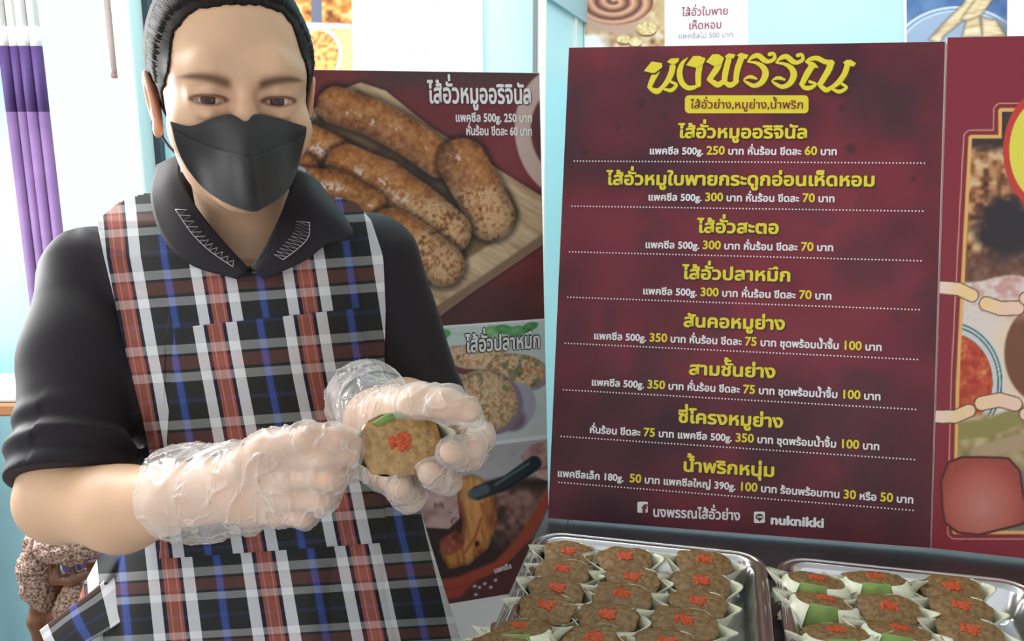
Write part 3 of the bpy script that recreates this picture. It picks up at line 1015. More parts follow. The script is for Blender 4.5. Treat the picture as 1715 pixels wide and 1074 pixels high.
def make_cup(seed, a=0.0365, b=0.026, green=False, green_in=False, fillm=None, tips=(0.018, 0.018)):
    """a boat of folded leaf along local x, opening up, filling level at z=0"""
    r = np.random.default_rng(seed)
    root = thing('leaf_cup', 'x', 'food cup')
    n = 72
    th = np.linspace(0, 2 * np.pi, n, endpoint=False)
    c0_, s0_ = np.cos(th), np.sin(th)
    e_ = 2 / 2.7
    cx, sx = np.sign(c0_) * np.abs(c0_) ** e_, np.sign(s0_) * np.abs(s0_) ** e_
    jag = 0.0022 * np.sign(np.sin(th * 9 + r.uniform(0, 6))) * (0.4 + 0.6 * r.random(n)) * (np.abs(c0_) < 0.86)
    tipw = np.clip((np.abs(c0_) - 0.86) / 0.14, 0, 1) ** 1.2
    tl = np.where(cx > 0, tips[0], tips[1])
    rings = []
    for s, z, k in ((0.55, -0.034, 0), (0.78, -0.031, 0.0), (0.92, -0.018, 0.25), (0.99, -0.004, 0.7), (1.02, 0.000, 1.0), (1.04, 0.002, 1.0)):
        x = s * a * cx + np.sign(cx) * tipw * tl * k
        y = s * b * sx * (1 - 0.6 * tipw * k)
        zz = z + (jag if s > 1.06 else 0) + tipw * k * 0.006 + (0.003 * np.sin(3 * th + seed) if s > 1.0 else 0)
        rings.append(np.stack([x, y, np.broadcast_to(zz, x.shape)], -1))
    # inner skin
    for s, z, k in ((1.01, 0.001, 1.0), (0.96, -0.008, 0.6)):
        x = s * a * cx + np.sign(cx) * tipw * tl * k * 0.9
        y = s * b * sx * (1 - 0.6 * tipw * k)
        rings.append(np.stack([x, y, z + (jag if s > 1 else 0) * 0.9 + tipw * k * 0.004], -1))
    V = np.concatenate(rings)
    m = len(rings)
    F = [(i * n + k, i * n + (k + 1) % n, (i + 1) * n + (k + 1) % n, (i + 1) * n + k) for i in range(m - 1) for k in range(n)]
    F.append(tuple(range(n))[::-1])
    mk('leaf_wrapper', V, F, M_leaf, root, True)
    # filling dome
    nr = 16
    V = [(0, 0, 0.0085)]
    ph = r.uniform(0, 6)
    for i in range(1, nr + 1):
        t = i / nr
        h = 0.0030 + 0.0045 * (1 - t ** 2.4)
        wob = 1 + 0.035 * np.sin(5 * th + ph) + 0.025 * np.sin(9 * th + 2 * ph)
        w = 1.0 + (wob - 1) * t
        bump_ = 0.0004 * np.sin(th * 7 + i * 0.9 + ph) + 0.0003 * np.sin(th * 13 - i * 1.3)
        V += list(np.stack([1.0 * a * t * w * cx, 1.03 * b * t * w * sx, h + bump_ + 0.001], -1))
    F = [(0, 1 + k, 1 + (k + 1) % n) for k in range(n)]
    for i in range(nr - 1):
        for k in range(n):
            F.append((1 + i * n + k, 1 + (i + 1) * n + k, 1 + (i + 1) * n + (k + 1) % n, 1 + i * n + (k + 1) % n))
    # closed underside
    s0 = len(V)
    V += [(0.9 * a * c, 0.9 * b * s, -0.012) for c, s in zip(cx, sx)]
    o0 = 1 + (nr - 1) * n
    for k in range(n):
        F.append((o0 + k, s0 + k, s0 + (k + 1) % n, o0 + (k + 1) % n))
    F.append(tuple(s0 + k for k in range(n))[::-1])
    mk('filling', np.array(V), F, fillm or M_fill, root, True)
    # chopped chili
    mb = MB()
    for _ in range(34):
        q = np.clip(r.normal(0, 1, 2), -1.7, 1.7) * np.array([0.0042, 0.0032])
        c = np.array([q[0], q[1], 0.0082 + 0.0006 * r.random()])
        s = r.uniform(0.0016, 0.0030)
        R = Matrix.Rotation(r.uniform(0, 6), 4, 'Z') @ Matrix.Rotation(r.uniform(-.5, .5), 4, 'X')
        R.translation = Vector(c)
        mb.box((-s, -s * 0.7, -0.0012), (s, s * 0.7, 0.0010), R, 0.0004)
    mb.build('chili_topping', M_chili, root)
    if green:
        # green outer leaf band showing on the near side
        g0 = -math.pi / 2 + r.uniform(-0.28, 0.12)

        def flap(name, q0, q1, prof, m, jg):
            k0 = np.linspace(q0, q1, 22)
            V = []
            for i, (s, z) in enumerate(prof):
                jj = jg * (r.random(22) * 1.4 + 0.4 * np.sign(np.sin(k0 * 23))) if i == len(prof) - 1 else np.zeros(22)
                for q, j in zip(k0, jj):
                    ca, sa_ = math.cos(q), math.sin(q)
                    V.append(((s + j) * a * np.sign(ca) * abs(ca) ** e_, (s + j) * b * np.sign(sa_) * abs(sa_) ** e_ * 1.06, z - j * 0.012))
            V = np.array(V)
            n2 = len(V)
            f = gridfaces(len(prof), 22)
            V2 = np.concatenate([V, V + np.array([0, 0.0003, -0.0007])])
            mk(name, V2, np.concatenate([f, f[:, ::-1] + n2]), m, root, True)
        flap('green_leaf_band', g0 - 0.36, g0 + 0.36, ((0.90, 0.0085), (1.0, 0.0075), (1.08, 0.002), (1.16, -0.008), (1.18, -0.018)), M_green, 0.0)
        flap('leaf_flap', g0 - 1.45, g0 - 0.34, ((0.96, 0.0068), (1.05, 0.006), (1.18, -0.001), (1.30, -0.010), (1.38, -0.017)), M_leaf, 0.09)
        flap('leaf_flap', g0 + 0.34, g0 + 1.45, ((0.96, 0.0068), (1.05, 0.006), (1.18, -0.001), (1.30, -0.010), (1.38, -0.017)), M_leaf, 0.09)
    if green_in:
        k0 = np.linspace(0.28, 0.72, 12) * np.pi
        V = []
        for s, z in ((1.0, 0.006), (0.93, 0.0095), (0.80, 0.0085), (0.74, 0.006)):
            V += [(s * a * math.cos(q), s * b * math.sin(q), z + 0.0006 * math.sin(q * 11)) for q in k0]
        mk('green_leaf_band', np.array(V), gridfaces(4, 12), M_green, root, True)
    return root


protos = [make_cup(11, 0.0305, 0.0222, tips=(0.014, 0.018)), make_cup(23, 0.032, 0.0228, tips=(0.018, 0.013)), make_cup(31, 0.0315, 0.0220, tips=(0.013, 0.016))]
gprotos = [make_cup(41, 0.032, 0.0245, green=True, tips=(0.022, 0.018)), make_cup(43, 0.0315, 0.0245, green=True, tips=(0.018, 0.022))]
used = set()
T1 = 'leaf cups in the left tray'
T2 = 'leaf cups in the right tray'
ROW = ['back', 'second', 'third', 'fourth', 'fifth', 'front']
cups = []
L1 = [[(952, 920), (1047, 929), (1179, 935)], [(942, 950), (1060, 964), (1174, 969)], [(933, 981), (1042, 992), (1169, 1004)],
      [(916, 1010), (1019, 1026), (1146, 1036)], [(871, 1046), (996, 1064), (1117, 1072)], [(836, 1080)]]
SIDE = ['left', 'middle', 'right']
for i, row in enumerate(L1):
    for j, (px, py) in enumerate(row):
        g = (i == 4 and j == 0)
        if i == 5:
            lab = 'brown leaf cup at the frame edge below the green-banded cup, left tray'
        elif g:
            lab = 'leaf cup with a green leaf band at the near left of the left tray'
        else:
            lab = 'brown leaf cup with orange chili, %s row, %s cup of the left tray' % (ROW[i], SIDE[j])
        cups.append((px, py, g, lab, T1, 0.97 if j == 0 else 1.06 if (i, j) == (3, 2) else 1.0))
L2 = [[(1367, 967, 1), (1467, 964, 1), (1595, 979, 0)], [(1381, 1001, 1), (1489, 1012, 0), (1611, 1012, 0)], [(1403, 1054, 1), (1506, 1051, 1), (1625, 1051, 0)]]
L2lab = [['green-banded leaf cup at the back left corner of the right tray', 'green-banded leaf cup in the middle of the back row, right tray', 'all-brown leaf cup at the back right corner of the right tray'],
         ['leaf cup with wide pale jagged leaf and green band, left of second row, right tray', 'brown leaf cup in the centre of the right tray', 'brown leaf cup at the right end of the second row, right tray'],
         ['green-banded leaf cup at the front left of the right tray', 'green-banded leaf cup in the middle of the front row, right tray', 'brown leaf cup at the front right of the right tray']]
for i, row in enumerate(L2):
    for j, (px, py, g) in enumerate(row):
        cups.append((px, py, bool(g), L2lab[i][j], T2, 1.0))
ng = nb = 0
for px, py, g, lab, grp, sc in cups:
    P = atz(px, py, ZT + 0.048)
    if g:
        pr_ = gprotos[ng % 2]
        ng += 1
    else:
        pr_ = protos[(nb * 2 + nb // 3) % 3]
        nb += 1
    if pr_.name in used:
        o = copy_tree(pr_)
    else:
        o = pr_
        used.add(pr_.name)
    o.location = (P[0], P[1], ZT + 0.0385)
    o.scale = (sc, sc, sc)
    o.rotation_euler = (math.radians((12 if not g else -8) + RNG.uniform(-3, 3)), math.radians(RNG.uniform(-4, 4)), A + math.radians(RNG.uniform(-9, 9)))
    o['label'] = lab
    o['group'] = grp

# ------------------------------------------------------------------ dark red price board leaning back on the counter
YAW, LEAN = -0.1837, 0.2652
BX = np.array([math.cos(YAW), math.sin(YAW), 0])
BN = np.array([-math.sin(YAW), math.cos(YAW), 0])
BU = math.cos(LEAN) * np.array([0, 0, 1.0]) + math.sin(LEAN) * BN
BO = np.array([0.0501, 1.1455, 0.9052])
PBD = Plane(BO, BX, BU)
bw, bh = 0.4955, 0.6587
M_edge = mat('board_edge', S(206, 178, 170), 0.5)
bd = thing('price_board', 'dark red price board with yellow and white lettering leaning behind the trays', 'sign board', tuple(BO + BX * bw / 2))


def board(pl, w, h, t, name, m, parent):
    V = [pl.P(a, b, o) for o in (0, -t) for a, b in ((0, 0), (w, 0), (w, h), (0, h))]
    return mk(name, V, [(0, 1, 2, 3), (7, 6, 5, 4), (0, 4, 5, 1), (1, 5, 6, 2), (2, 6, 7, 3), (3, 7, 4, 0)], m, parent)


board(PBD, bw, bh, 0.005, 'backing', M_edge, bd)
print_sheet(PBD, [(953, 80), (1582.5, 70), (1557.5, 918), (918, 868)], pic_maroon, 'printed_face', bd, 3.0)
NUM = (1.22, M_ink_yellow, {'250', '60', '300', '70', '350', '75', '100', '50', '30'})
M_logo_d = mat('dark_gold_ink', S(120, 98, 30), 0.5)
M_shadow = mat('dark_maroon_ink', S(60, 26, 34), 0.5)


def brush(strokes, polys, m, name, grow, off, dxy):
    '''calligraphic lettering: ribbons of changing width plus serif shapes, in photo px'''
    vs, fs, n = [], [], 0
    layer = 0

    def put(P2, F):
        nonlocal n, layer
        q = np.array([PBD.st(x + dxy[0], y + dxy[1]) for x, y in P2])
        vs.append(PBD.P(q[:, 0], q[:, 1], off + layer * 4e-6))
        fs.extend([tuple(i + n for i in f) for f in F])
        n += len(P2)
        layer += 1
    for pts in strokes:
        p = np.array(pts, float)
        Q = np.concatenate([[2 * p[0] - p[1]], p, [2 * p[-1] - p[-2]]])
        d = []
        for i in range(len(p) - 1):
            a0, a1, a2, a3 = Q[i:i + 4]
            for t in np.linspace(0, 1, 7)[:-1]:
                d.append(0.5 * (2 * a1 + (a2 - a0) * t + (2 * a0 - 5 * a1 + 4 * a2 - a3) * t * t + (a3 - 3 * a2 + 3 * a1 - a0) * t ** 3))
        d = np.array(d + [p[-1]])
        w = np.maximum(d[:, 2] / 2, 1) + grow
        T = np.gradient(d[:, :2], axis=0)
        T /= np.linalg.norm(T, axis=1)[:, None] + 1e-9
        N = np.stack([-T[:, 1], T[:, 0]], 1)
        A, B = d[:, :2] + N * w[:, None], d[:, :2] - N * w[:, None]
        k = len(d)
        put(np.concatenate([A, B]), [(i, i + 1, k + i + 1, k + i) for i in range(k - 1)])
        for i in range(0, k, 3):
            put([d[i, :2] + w[i] * 0.98 * np.array([math.cos(t), math.sin(t)]) for t in np.linspace(0, 2 * math.pi, 15)[:-1]], [tuple(range(14))])
    for pg in polys:
        p = np.array(pg, float)
        c = p.mean(0)
        e = p - c
        put(c + e * (1 + grow / (np.linalg.norm(e, axis=1)[:, None] + 1e-9)), [tuple(range(len(p)))])
    return mk(name, np.concatenate(vs), fs, m, bd)


def lpx(l, x0):
    return [(x0 + q[0] / 8.947, 80 + q[1] / 8.947) + ((q[2] / 8.947,) if len(q) > 2 else ()) for q in l]


LS = [lpx(l, 1070) for l in (
    [(300, 270, 90), (270, 350, 95), (205, 480, 85), (160, 590, 70)], [(150, 600, 40), (215, 640, 75), (280, 655, 85), (350, 600, 65), (430, 500, 80), (490, 370, 90), (515, 220, 90)],
    [(390, 630, 40), (490, 640, 60), (560, 560, 50), (480, 515, 40)], [(725, 160, 15), (650, 240, 60), (610, 370, 85), (635, 510, 85), (720, 600, 75), (820, 600, 65), (900, 560, 30)],
    [(890, 560, 80), (890, 400, 90), (920, 220, 90)], [(1220, 180, 90), (1170, 310, 95), (1065, 465, 80)], [(1040, 480, 50), (1110, 520, 80), (1185, 560, 85), (1265, 510, 70)],
    [(1280, 520, 80), (1295, 380, 90), (1355, 140, 85)], [(1290, 530, 60), (1370, 565, 85), (1470, 510, 60)], [(1450, 510, 80), (1475, 330, 90), (1545, 130, 90)])]
RH = [[(20, 210, 20), (90, 145, 60), (180, 125, 80), (270, 195, 80), (345, 210, 60), (420, 165, 55), (405, 95, 50), (345, 105, 60)],
      [(20, 215, 25), (150, 235, 50), (250, 300, 85), (285, 400, 100), (225, 525, 85), (115, 575, 65), (20, 535, 50), (-38, 490, 22), (20, 448, 45), (80, 445, 55), (150, 470, 30)]]
for dx_, dy_ in ((0, 0), (422, 16)):
    LS += [lpx([(x + dx_, y + dy_, w) for x, y, w in l], 1250) for l in RH]
LS += [lpx(l, 1250) for l in ([(885, 215, 25), (960, 175, 60), (1060, 165, 75), (1170, 215, 75), (1280, 235, 80)], [(885, 215, 25), (985, 260, 80), (1060, 298, 25)],
                              [(985, 275, 90), (905, 400, 95), (835, 540, 80)], [(805, 550, 40), (870, 605, 65), (960, 605, 65), (1035, 550, 40), (945, 515, 45)],
                              [(1265, 235, 100), (1225, 345, 95), (1115, 530, 85)], [(1080, 550, 50), (1130, 600, 70), (1195, 640, 75), (1265, 605, 60), (1370, 530, 80), (1470, 390, 85), (1515, 240, 85)],
                              [(1290, 630, 40), (1390, 665, 60), (1495, 605, 45), (1430, 550, 45)])]
LP = [lpx(l, 1070) for l in ([(75, 355), (190, 215), (345, 235), (350, 300), (240, 385), (190, 385)], [(420, 218), (480, 168), (605, 165), (592, 215), (545, 250), (465, 245)],
                             [(705, 268), (815, 132), (905, 130), (1000, 168), (970, 240), (865, 310)], [(1003, 218), (1100, 108), (1195, 105), (1275, 160), (1240, 250), (1125, 282)],
                             [(1285, 135), (1345, 92), (1445, 110), (1420, 165), (1315, 172)], [(1465, 120), (1520, 85), (1640, 115), (1612, 172), (1540, 182)])]
LP += [lpx([(1440, 232), (1495, 190), (1560, 190), (1640, 240), (1600, 290), (1505, 275)], 1250)]
brush(LS, LP, mat('dark_olive_ink', S(84, 60, 28), 0.5), 'logo_outline', 1.6, 0.0006, (0.8, 1.2))
brush(LS, LP, M_ink_yellow, 'logo', 0.0, 0.0014, (0, 0))


def pill(pl, x0, y0, x1, y1, r, m, parent, name, off=0.0008):
    V = []
    for cx, cy, a0 in ((x1 - r, y0 + r, 270), (x1 - r, y1 - r, 0), (x0 + r, y1 - r, 90), (x0 + r, y0 + r, 180)):
        for k in range(7):
            a = math.radians(a0 + 15 * k)
            V.append(pl.P(*pl.st(cx + r * math.cos(a), cy + r * math.sin(a)), off))
    return mk(name, V, [tuple(range(len(V)))[::-1]], m, parent)


pill(PBD, 1147, 160, 1354, 190, 7, M_ink_yellow, bd, 'tagline_panel')
text(PBD, 'ไส้อั่วย่าง,หมูย่าง,น้ำพริก', (1156, 182), (1346, 182.5), 10.5, M_ink_red, bd, 'tagline', bold=0.015, off=0.0013)
SUBA = 'แพคซีล 500g. %d บาท หั่นร้อน ขีดละ %d บาท'
SUBB = 'แพคซีล 500g. 350 บาท หั่นร้อน ขีดละ 75 บาท ชุดพร้อมน้ำจิ้ม 100 บาท'
rows = [('ไส้อั่วหมูออริจินัล', (1136, 231), (1353, 232), SUBA % (250, 60), (1087, 258.5), (1402, 260), (962, 270), (1548, 273.5)),
        ('ไส้อั่วหมูใบพายกระดูกอ่อนเห็ดหอม', (1016, 309.5), (1466, 312), SUBA % (300, 70), (1085, 336), (1398, 339), (958, 345.5), (1545, 354)),
        ('ไส้อั่วสะตอ', (1168, 389.5), (1305, 391.5), SUBA % (300, 70), (1080, 415.5), (1396, 421), (954, 422), (1542, 437)),
        ('ไส้อั่วปลาหมึก', (1143, 467), (1325, 471.5), SUBA % (300, 70), (1076, 493), (1393, 502), (951, 498), (1539, 519)),
        ('สันคอหมูย่าง', (1144, 547), (1315, 552.5), SUBB, (994, 568), (1477, 588), (947, 575), (1536, 602.5)),
        ('สามชั้นย่าง', (1153, 627), (1299, 633), SUBB, (990, 645.5), (1475, 670.5), (944, 653), (1533, 686)),
        ('ซี่โครงหมูย่าง', (1135, 707), (1312, 716.5), 'หั่นร้อน ขีดละ 75 บาท แพคซีล 500g. 350 บาท ชุดพร้อมน้ำจิ้ม 100 บาท', (987, 725), (1473, 754), (940, 731), (1531, 770)),
        ('น้ำพริกหนุ่ม', (1143, 789), (1298, 798.5), 'แพคซีลเล็ก 180g.  50 บาท แพคซีลใหญ่ 390g. 100 บาท ร้อนพร้อมทาน 30 หรือ 50 บาท', (933, 798), (1530, 843.5), (936, 808), (1529, 855))]
for head, ha, hb, sub, sa, sb, da, db in rows:
    text(PBD, head, (ha[0] + 1.5, ha[1] + 2), (hb[0] + 1.5, hb[1] + 2), 16, M_shadow, bd, 'heading_shadow', bold=0.05, off=0.0006)
    text(PBD, head, ha, hb, 16, M_ink_yellow, bd, 'heading', bold=0.035, off=0.0011)
    text(PBD, sub, sa, sb, 9, M_ink_white, bd, 'price_line', bold=0.035, off=0.0011, nums=NUM)
    mb = MB()
    a, b = PBD.st(*da), PBD.st(*db)
    for k in range(108):
        q = a + (b - a) * k / 107
        e = 0.0009
        mb.add([PBD.P(q[0] + i * e, q[1] + j * e, 0.0008) for i, j in ((-1, -1), (1, -1), (1, 1), (-1, 1))], [(0, 1, 2, 3)])
    mb.build('dotted_rule', M_ink_white, bd)


def badge(x0, y0, x1, y1):
    pill(PBD, x0, y0, x1, y1, 2.5, M_ink_white, bd, 'contact_badge', 0.0008)


badge(1067.5, 840.5, 1085, 859)
text(PBD, 'f', (1075.5, 858.2), (1082.0, 858.7), 10.8, mat('badge_maroon_ink', S(108, 40, 50), 0.5), bd, 'badge_letter', bold=0.05, off=0.0013)
badge(1262.5, 857, 1281, 876)
V = []
for k in range(28):
    a = 2 * math.pi * k / 28
    V.append(PBD.P(*PBD.st(1271.8 + 6.4 * math.cos(a), 865.6 + 5.2 * math.sin(a)), 0.0012))
V += [PBD.P(*PBD.st(*c), 0.0012) for c in ((1269, 869), (1276, 869), (1271.5, 873.8))]
mk('badge_bubble', V, [tuple(range(28))[::-1], (30, 29, 28)], M_shadow, bd)
for k in range(4):
    x = 1267.8 + k * 2.5
    pill(PBD, x, 863.8, x + 1.5, 867.6, 0.3, M_ink_white, bd, 'badge_mark', 0.0016)
text(PBD, 'นงพรรณไส้อั่วย่าง', (1093, 865), (1240, 871.5), 12.5, M_ink_white, bd, 'contact_line', bold=0.03, off=0.0011)
text(PBD, 'nuknikki', (1290, 877.5), (1380, 883.5), 12.2, M_ink_white, bd, 'contact_line', bold=0.045, off=0.0011)
# stand legs behind the board
for a in (0.08, 0.42):
    top = PBD.P(a, 0.45, -0.006)
    MB().tube([top, np.array([top[0] + BN[0] * 0.03, top[1] + BN[1] * 0.03, ZT + 0.004])], 0.004, 8).build('stand_leg', M_dark, bd)

# right panel, hinged beside it
YAW2 = math.radians(-15)
o2 = BO + BX * (bw + 0.0008) + np.array([0, 0, 0.001])
X2 = np.array([math.cos(YAW2), math.sin(YAW2), 0])
PR = Plane(o2, X2, BU)
rb = thing('picture_board', 'red board with gold-framed food picture and sausage links at the right edge', 'sign board', tuple(o2 + X2 * 0.16))
bwR = 0.32
board(PR, bwR, bh + 0.006, 0.005, 'backing', M_edge, rb)
cr = [proj(PR.P(a, b, 0)) for a, b in ((0.0005, bh + 0.0055), (0.19, bh + 0.0055), (0.19, 0.0005), (0.0005, 0.0005))]
print_sheet(PR, [(float(c[0]), float(c[1])) for c in cr], pic_right, 'printed_face', rb, 1.7)
for a in (0.06, 0.26):
    top = PR.P(a, 0.45, -0.006)
    MB().tube([top, np.array([top[0] + BN[0] * 0.03, top[1] + BN[1] * 0.03, ZT + 0.004])], 0.004, 8).build('stand_leg', M_dark, rb)

# ------------------------------------------------------------------ tall picture banner on the left, standing behind the counter
YAW3 = math.radians(17.5)
tr3 = at(903.5, 122, 1.36)
bX = np.array([math.cos(YAW3), math.sin(YAW3), 0])
tilt = at(920, 900, 1.36) - tr3
U3 = -tilt / np.linalg.norm(tilt)
U3 = U3 - bX * 0
H3 = tr3[2] / U3[2]
PN = Plane(tr3 - U3 * H3, bX, U3 - bX * (U3 @ bX) * 0)
bn = thing('picture_banner', 'tall white banner with grilled sausage, squid and pork photos behind the woman', 'banner', tuple(tr3 - U3 * H3 - bX * 0.28))
Wb = 0.40
V = [PN.O + PN.U * a + PN.V * b + PN.N * o for o in (0, -0.006) for a, b in ((-Wb, 0), (0, 0), (0, H3), (-Wb, H3))]
mk('backing', V, [(0, 1, 2, 3), (7, 6, 5, 4), (0, 4, 5, 1), (1, 5, 6, 2), (2, 6, 7, 3), (3, 7, 4, 0)], M_white, bn)


def onb(px, py):
    """slide a photo point onto the banner's right edge or keep it"""
    return (px, py)


tl = tr3 - bX * (Wb - 0.002)
tlx, tly = [float(q) for q in proj(tl - U3 * 0.001)]
trx, try_ = [float(q) for q in proj(tr3 - bX * 0.0005 - U3 * 0.001)]


def edge_pt(a, zpx_right):
    return None


def vrow(py):
    """banner row that meets the right edge at photo height py: returns (left point, right point)"""
    st = PN.st(912, py)
    R = proj(PN.P(-0.0008, st[1]))
    Lp = proj(PN.P(-Wb + 0.002, st[1]))
    return (float(Lp[0]), float(Lp[1])), (float(R[0]), float(R[1]))


for y0, y1, fn, nm in ((122.8, 533.5, pic_sausages, 'sausage_photo'), (534.5, 735.5, pic_squid, 'squid_photo'), (736.5, 985, pic_pork, 'pork_photo')):
    l0, r0 = vrow(y0)
    l1, r1 = vrow(y1)
    # only the part from the woman's head rightwards carries detail that matters, but the sheet runs the whole width
    print_sheet(PN, [l0, r0, r1, l1], fn, nm, bn, 1.7, 0.0005)
text(PN, 'ไส้อั่วหมูออริจินัล', (718, 173), (891, 174.5), 25, M_shadow, bn, 'title_outline', bold=0.05, off=0.001)
text(PN, 'ไส้อั่วหมูออริจินัล', (717, 172), (890, 173.5), 25, M_ink_white, bn, 'title', bold=0.03, off=0.0018)
text(PN, 'แพคซีล 500g. 250 บาท', (762, 203.5), (891, 204.5), 11, M_ink_white, bn, 'price_line', bold=0.035, off=0.0014)
text(PN, 'หั่นร้อน ขีดละ 60 บาท', (780, 226), (891, 227), 11, M_ink_white, bn, 'price_line', bold=0.035, off=0.0014)
text(PN, 'ไส้อั่วปลาหมึก', (780, 590), (905, 581.5), 20, M_ink_black, bn, 'title_outline', bold=0.085, off=0.001)
text(PN, 'ไส้อั่วปลาหมึก', (780, 590), (905, 581.5), 20, M_ink_white, bn, 'title', bold=0.03, off=0.0018)
text(PN, 'แพคซีล', (828, 960), (857, 951), 7, M_ink_white, bn, 'price_line', bold=0.035, off=0.0014)
text(PN, 'สามชั้นย่าง', (590, 960), (700, 968), 18, M_ink_white, bn, 'title', bold=0.03, off=0.0014) if False else None
# ------------------------------------------------------------------ smooth blended bodies: distance fields turned into meshes
def smin(a, b, k):
    h = np.clip(0.5 + 0.5 * (b - a) / k, 0, 1)
    return b + (a - b) * h - k * h * (1 - h)


class SDF:
    def __init__(s):
        s.p = []
        s.disp = None

    def cap(s, a, b, ra, rb, k=0.012, op='u'):
        a = np.asarray(a, float)
        b = np.asarray(b, float)
        ab = b - a
        L2 = ab @ ab + 1e-12

        def f(P):
            t = np.clip(((P - a) @ ab) / L2, 0, 1)
            return np.linalg.norm(P - a - t[:, None] * ab, axis=1) - (ra + (rb - ra) * t)
        s.p.append((f, (a + b) / 2, math.sqrt(L2) / 2 + max(ra, rb), k, op))
        return s

    def chain(s, pts, rad, k=0.008, k0=None, op='u'):
        for i in range(len(pts) - 1):
            s.cap(pts[i], pts[i + 1], rad[i], rad[i + 1], k if (i or k0 is None) else k0, op)
        return s

    def ell(s, c, r, k=0.012, M=None, op='u'):
        c = np.asarray(c, float)
        r = np.asarray(r, float)
        M = np.eye(3) if M is None else M       # columns: the ellipsoid's axes

        def f(P):
            q = (P - c) @ M
            k0 = np.linalg.norm(q / r, axis=1)
            k1 = np.linalg.norm(q / (r * r), axis=1) + 1e-9
            return np.where(k0 < 0.3, (k0 - 1) * r.min(), k0 * (k0 - 1) / k1)
        s.p.append((f, c, r.max(), k, op))
        return s

    def loft(s, rows, k=0.02, op='u', grow=0.0):
        """rows: (z, cx, cy, rx, ry) from low to high"""
        R = np.array(sorted(rows), float)

        def f(P):
            z = P[:, 2]
            cx, cy, rx, ry = [np.interp(z, R[:, 0], R[:, i]) for i in (1, 2, 3, 4)]
            rx = rx + grow
            ry = ry + grow
            q = np.hypot((P[:, 0] - cx) / rx, (P[:, 1] - cy) / ry)
            d = (q - 1) * np.minimum(rx, ry)
            return np.maximum(d, np.maximum(R[0, 0] - z, z - R[-1, 0]))
        c = np.array([R[:, 1].mean(), R[:, 2].mean(), R[:, 0].mean()])
        s.p.append((f, c, np.hypot((R[-1, 0] - R[0, 0]) / 2, R[:, 3].max() + 0.05) + grow, k, op))
        return s

    def cut(s, o, n, k=0.002):
        """remove the side of the plane the normal points to"""
        o = np.asarray(o, float)
        n = np.asarray(n, float)
        n = n / np.linalg.norm(n)
        s.p.append((lambda P: -((P - o) @ n), o, 1e3, k, 's'))
        return s

    def __call__(s, P, c=None, R=None):
        d = np.full(len(P), 10.0)
        for f, pc, pr, k, op in s.p:
            if c is not None and np.linalg.norm(pc - c) > pr + R + k + 0.012:
                continue
            v = f(P)
            d = smin(d, v, k) if op == 'u' else -smin(-d, v, k)
        if s.disp is not None:
            d = d + s.disp(P)
        return d

    def mesh(s, lo, hi, h, B=24):
        lo = np.asarray(lo, float)
        nb = np.ceil((np.asarray(hi) - lo) / (h * B)).astype(int)
        half = B * h / 2
        br = half * 1.75
        g = np.arange(-1, B + 1)
        G = np.stack(np.meshgrid(g, g, g, indexing='ij'), -1).reshape(-1, 3)
        n1 = B + 2
        keys, vs, quads = [], [], []
        N = (nb * B + 4).astype(np.int64)
        for bi in range(nb[0]):
            for bj in range(nb[1]):
                for bk in range(nb[2]):
                    i0 = np.array([bi, bj, bk]) * B
                    c = lo + i0 * h + half
                    if abs(s(c[None, :], c, br)[0]) > br * 1.5 + 0.02:
                        continue
                    P = lo + (G + i0) * h
                    D = s(P, c, br).reshape(n1, n1, n1)
                    sg = D < 0
                    if sg.all() or not sg.any():
                        continue
                    m = B + 1
                    acc = np.zeros((m, m, m, 3))
                    cnt = np.zeros((m, m, m))
                    for ax in range(3):
                        for u in (0, 1):
                            for v in (0, 1):
                                o = [0, 0, 0]
                                o[(ax + 1) % 3] = u
                                o[(ax + 2) % 3] = v
                                sl0 = tuple(slice(o[q], o[q] + m) for q in range(3))
                                o2 = list(o)
                                o2[ax] += 1
                                sl1 = tuple(slice(o2[q], o2[q] + m) for q in range(3))
                                a, b = D[sl0], D[sl1]
                                x = (a < 0) != (b < 0)
                                with np.errstate(divide='ignore', invalid='ignore'):
                                    t = np.where(x, a / (a - b), 0)
                                e = np.zeros((m, m, m, 3))
                                e[..., ax] = t
                                e[..., (ax + 1) % 3] = u
                                e[..., (ax + 2) % 3] = v
                                acc += e * x[..., None]
                                cnt += x
                    act = cnt > 0
                    idx = np.argwhere(act)
                    pos = acc[act] / cnt[act][:, None]
                    gi = idx - 1 + i0
                    key = ((gi[:, 0] + 1) * N[1] + gi[:, 1] + 1) * N[2] + gi[:, 2] + 1
                    keys.append(key)
                    vs.append(lo + (gi + pos) * h)
                    # quads for lattice edges owned by this block
                    kk = np.full((m, m, m), -1, np.int64)
                    kk[act] = key
                    for ax in range(3):
                        u, v = (ax + 1) % 3, (ax + 2) % 3
                        a = sg[1:B + 1, 1:B + 1, 1:B + 1]
                        sl = [slice(1, B + 1)] * 3
                        sl[ax] = slice(2, B + 2)
                        b = sg[tuple(sl)]
                        e = np.argwhere(a != b)
                        if len(e) == 0:
                            continue
                        fl = a[tuple(e.T)]
                        c0 = e + 1
                        def at_(du, dv):
                            q = c0.copy()
                            q[:, u] -= du
                            q[:, v] -= dv
                            return kk[tuple(q.T)]
                        Q = np.stack([at_(1, 1), at_(0, 1), at_(0, 0), at_(1, 0)], 1)
                        Q[~fl] = Q[~fl][:, ::-1]
                        quads.append(Q)
        keys = np.concatenate(keys)
        vs = np.concatenate(vs)
        uk, first = np.unique(keys, return_index=True)
        Q = np.searchsorted(uk, np.concatenate(quads))
        return vs[first], Q


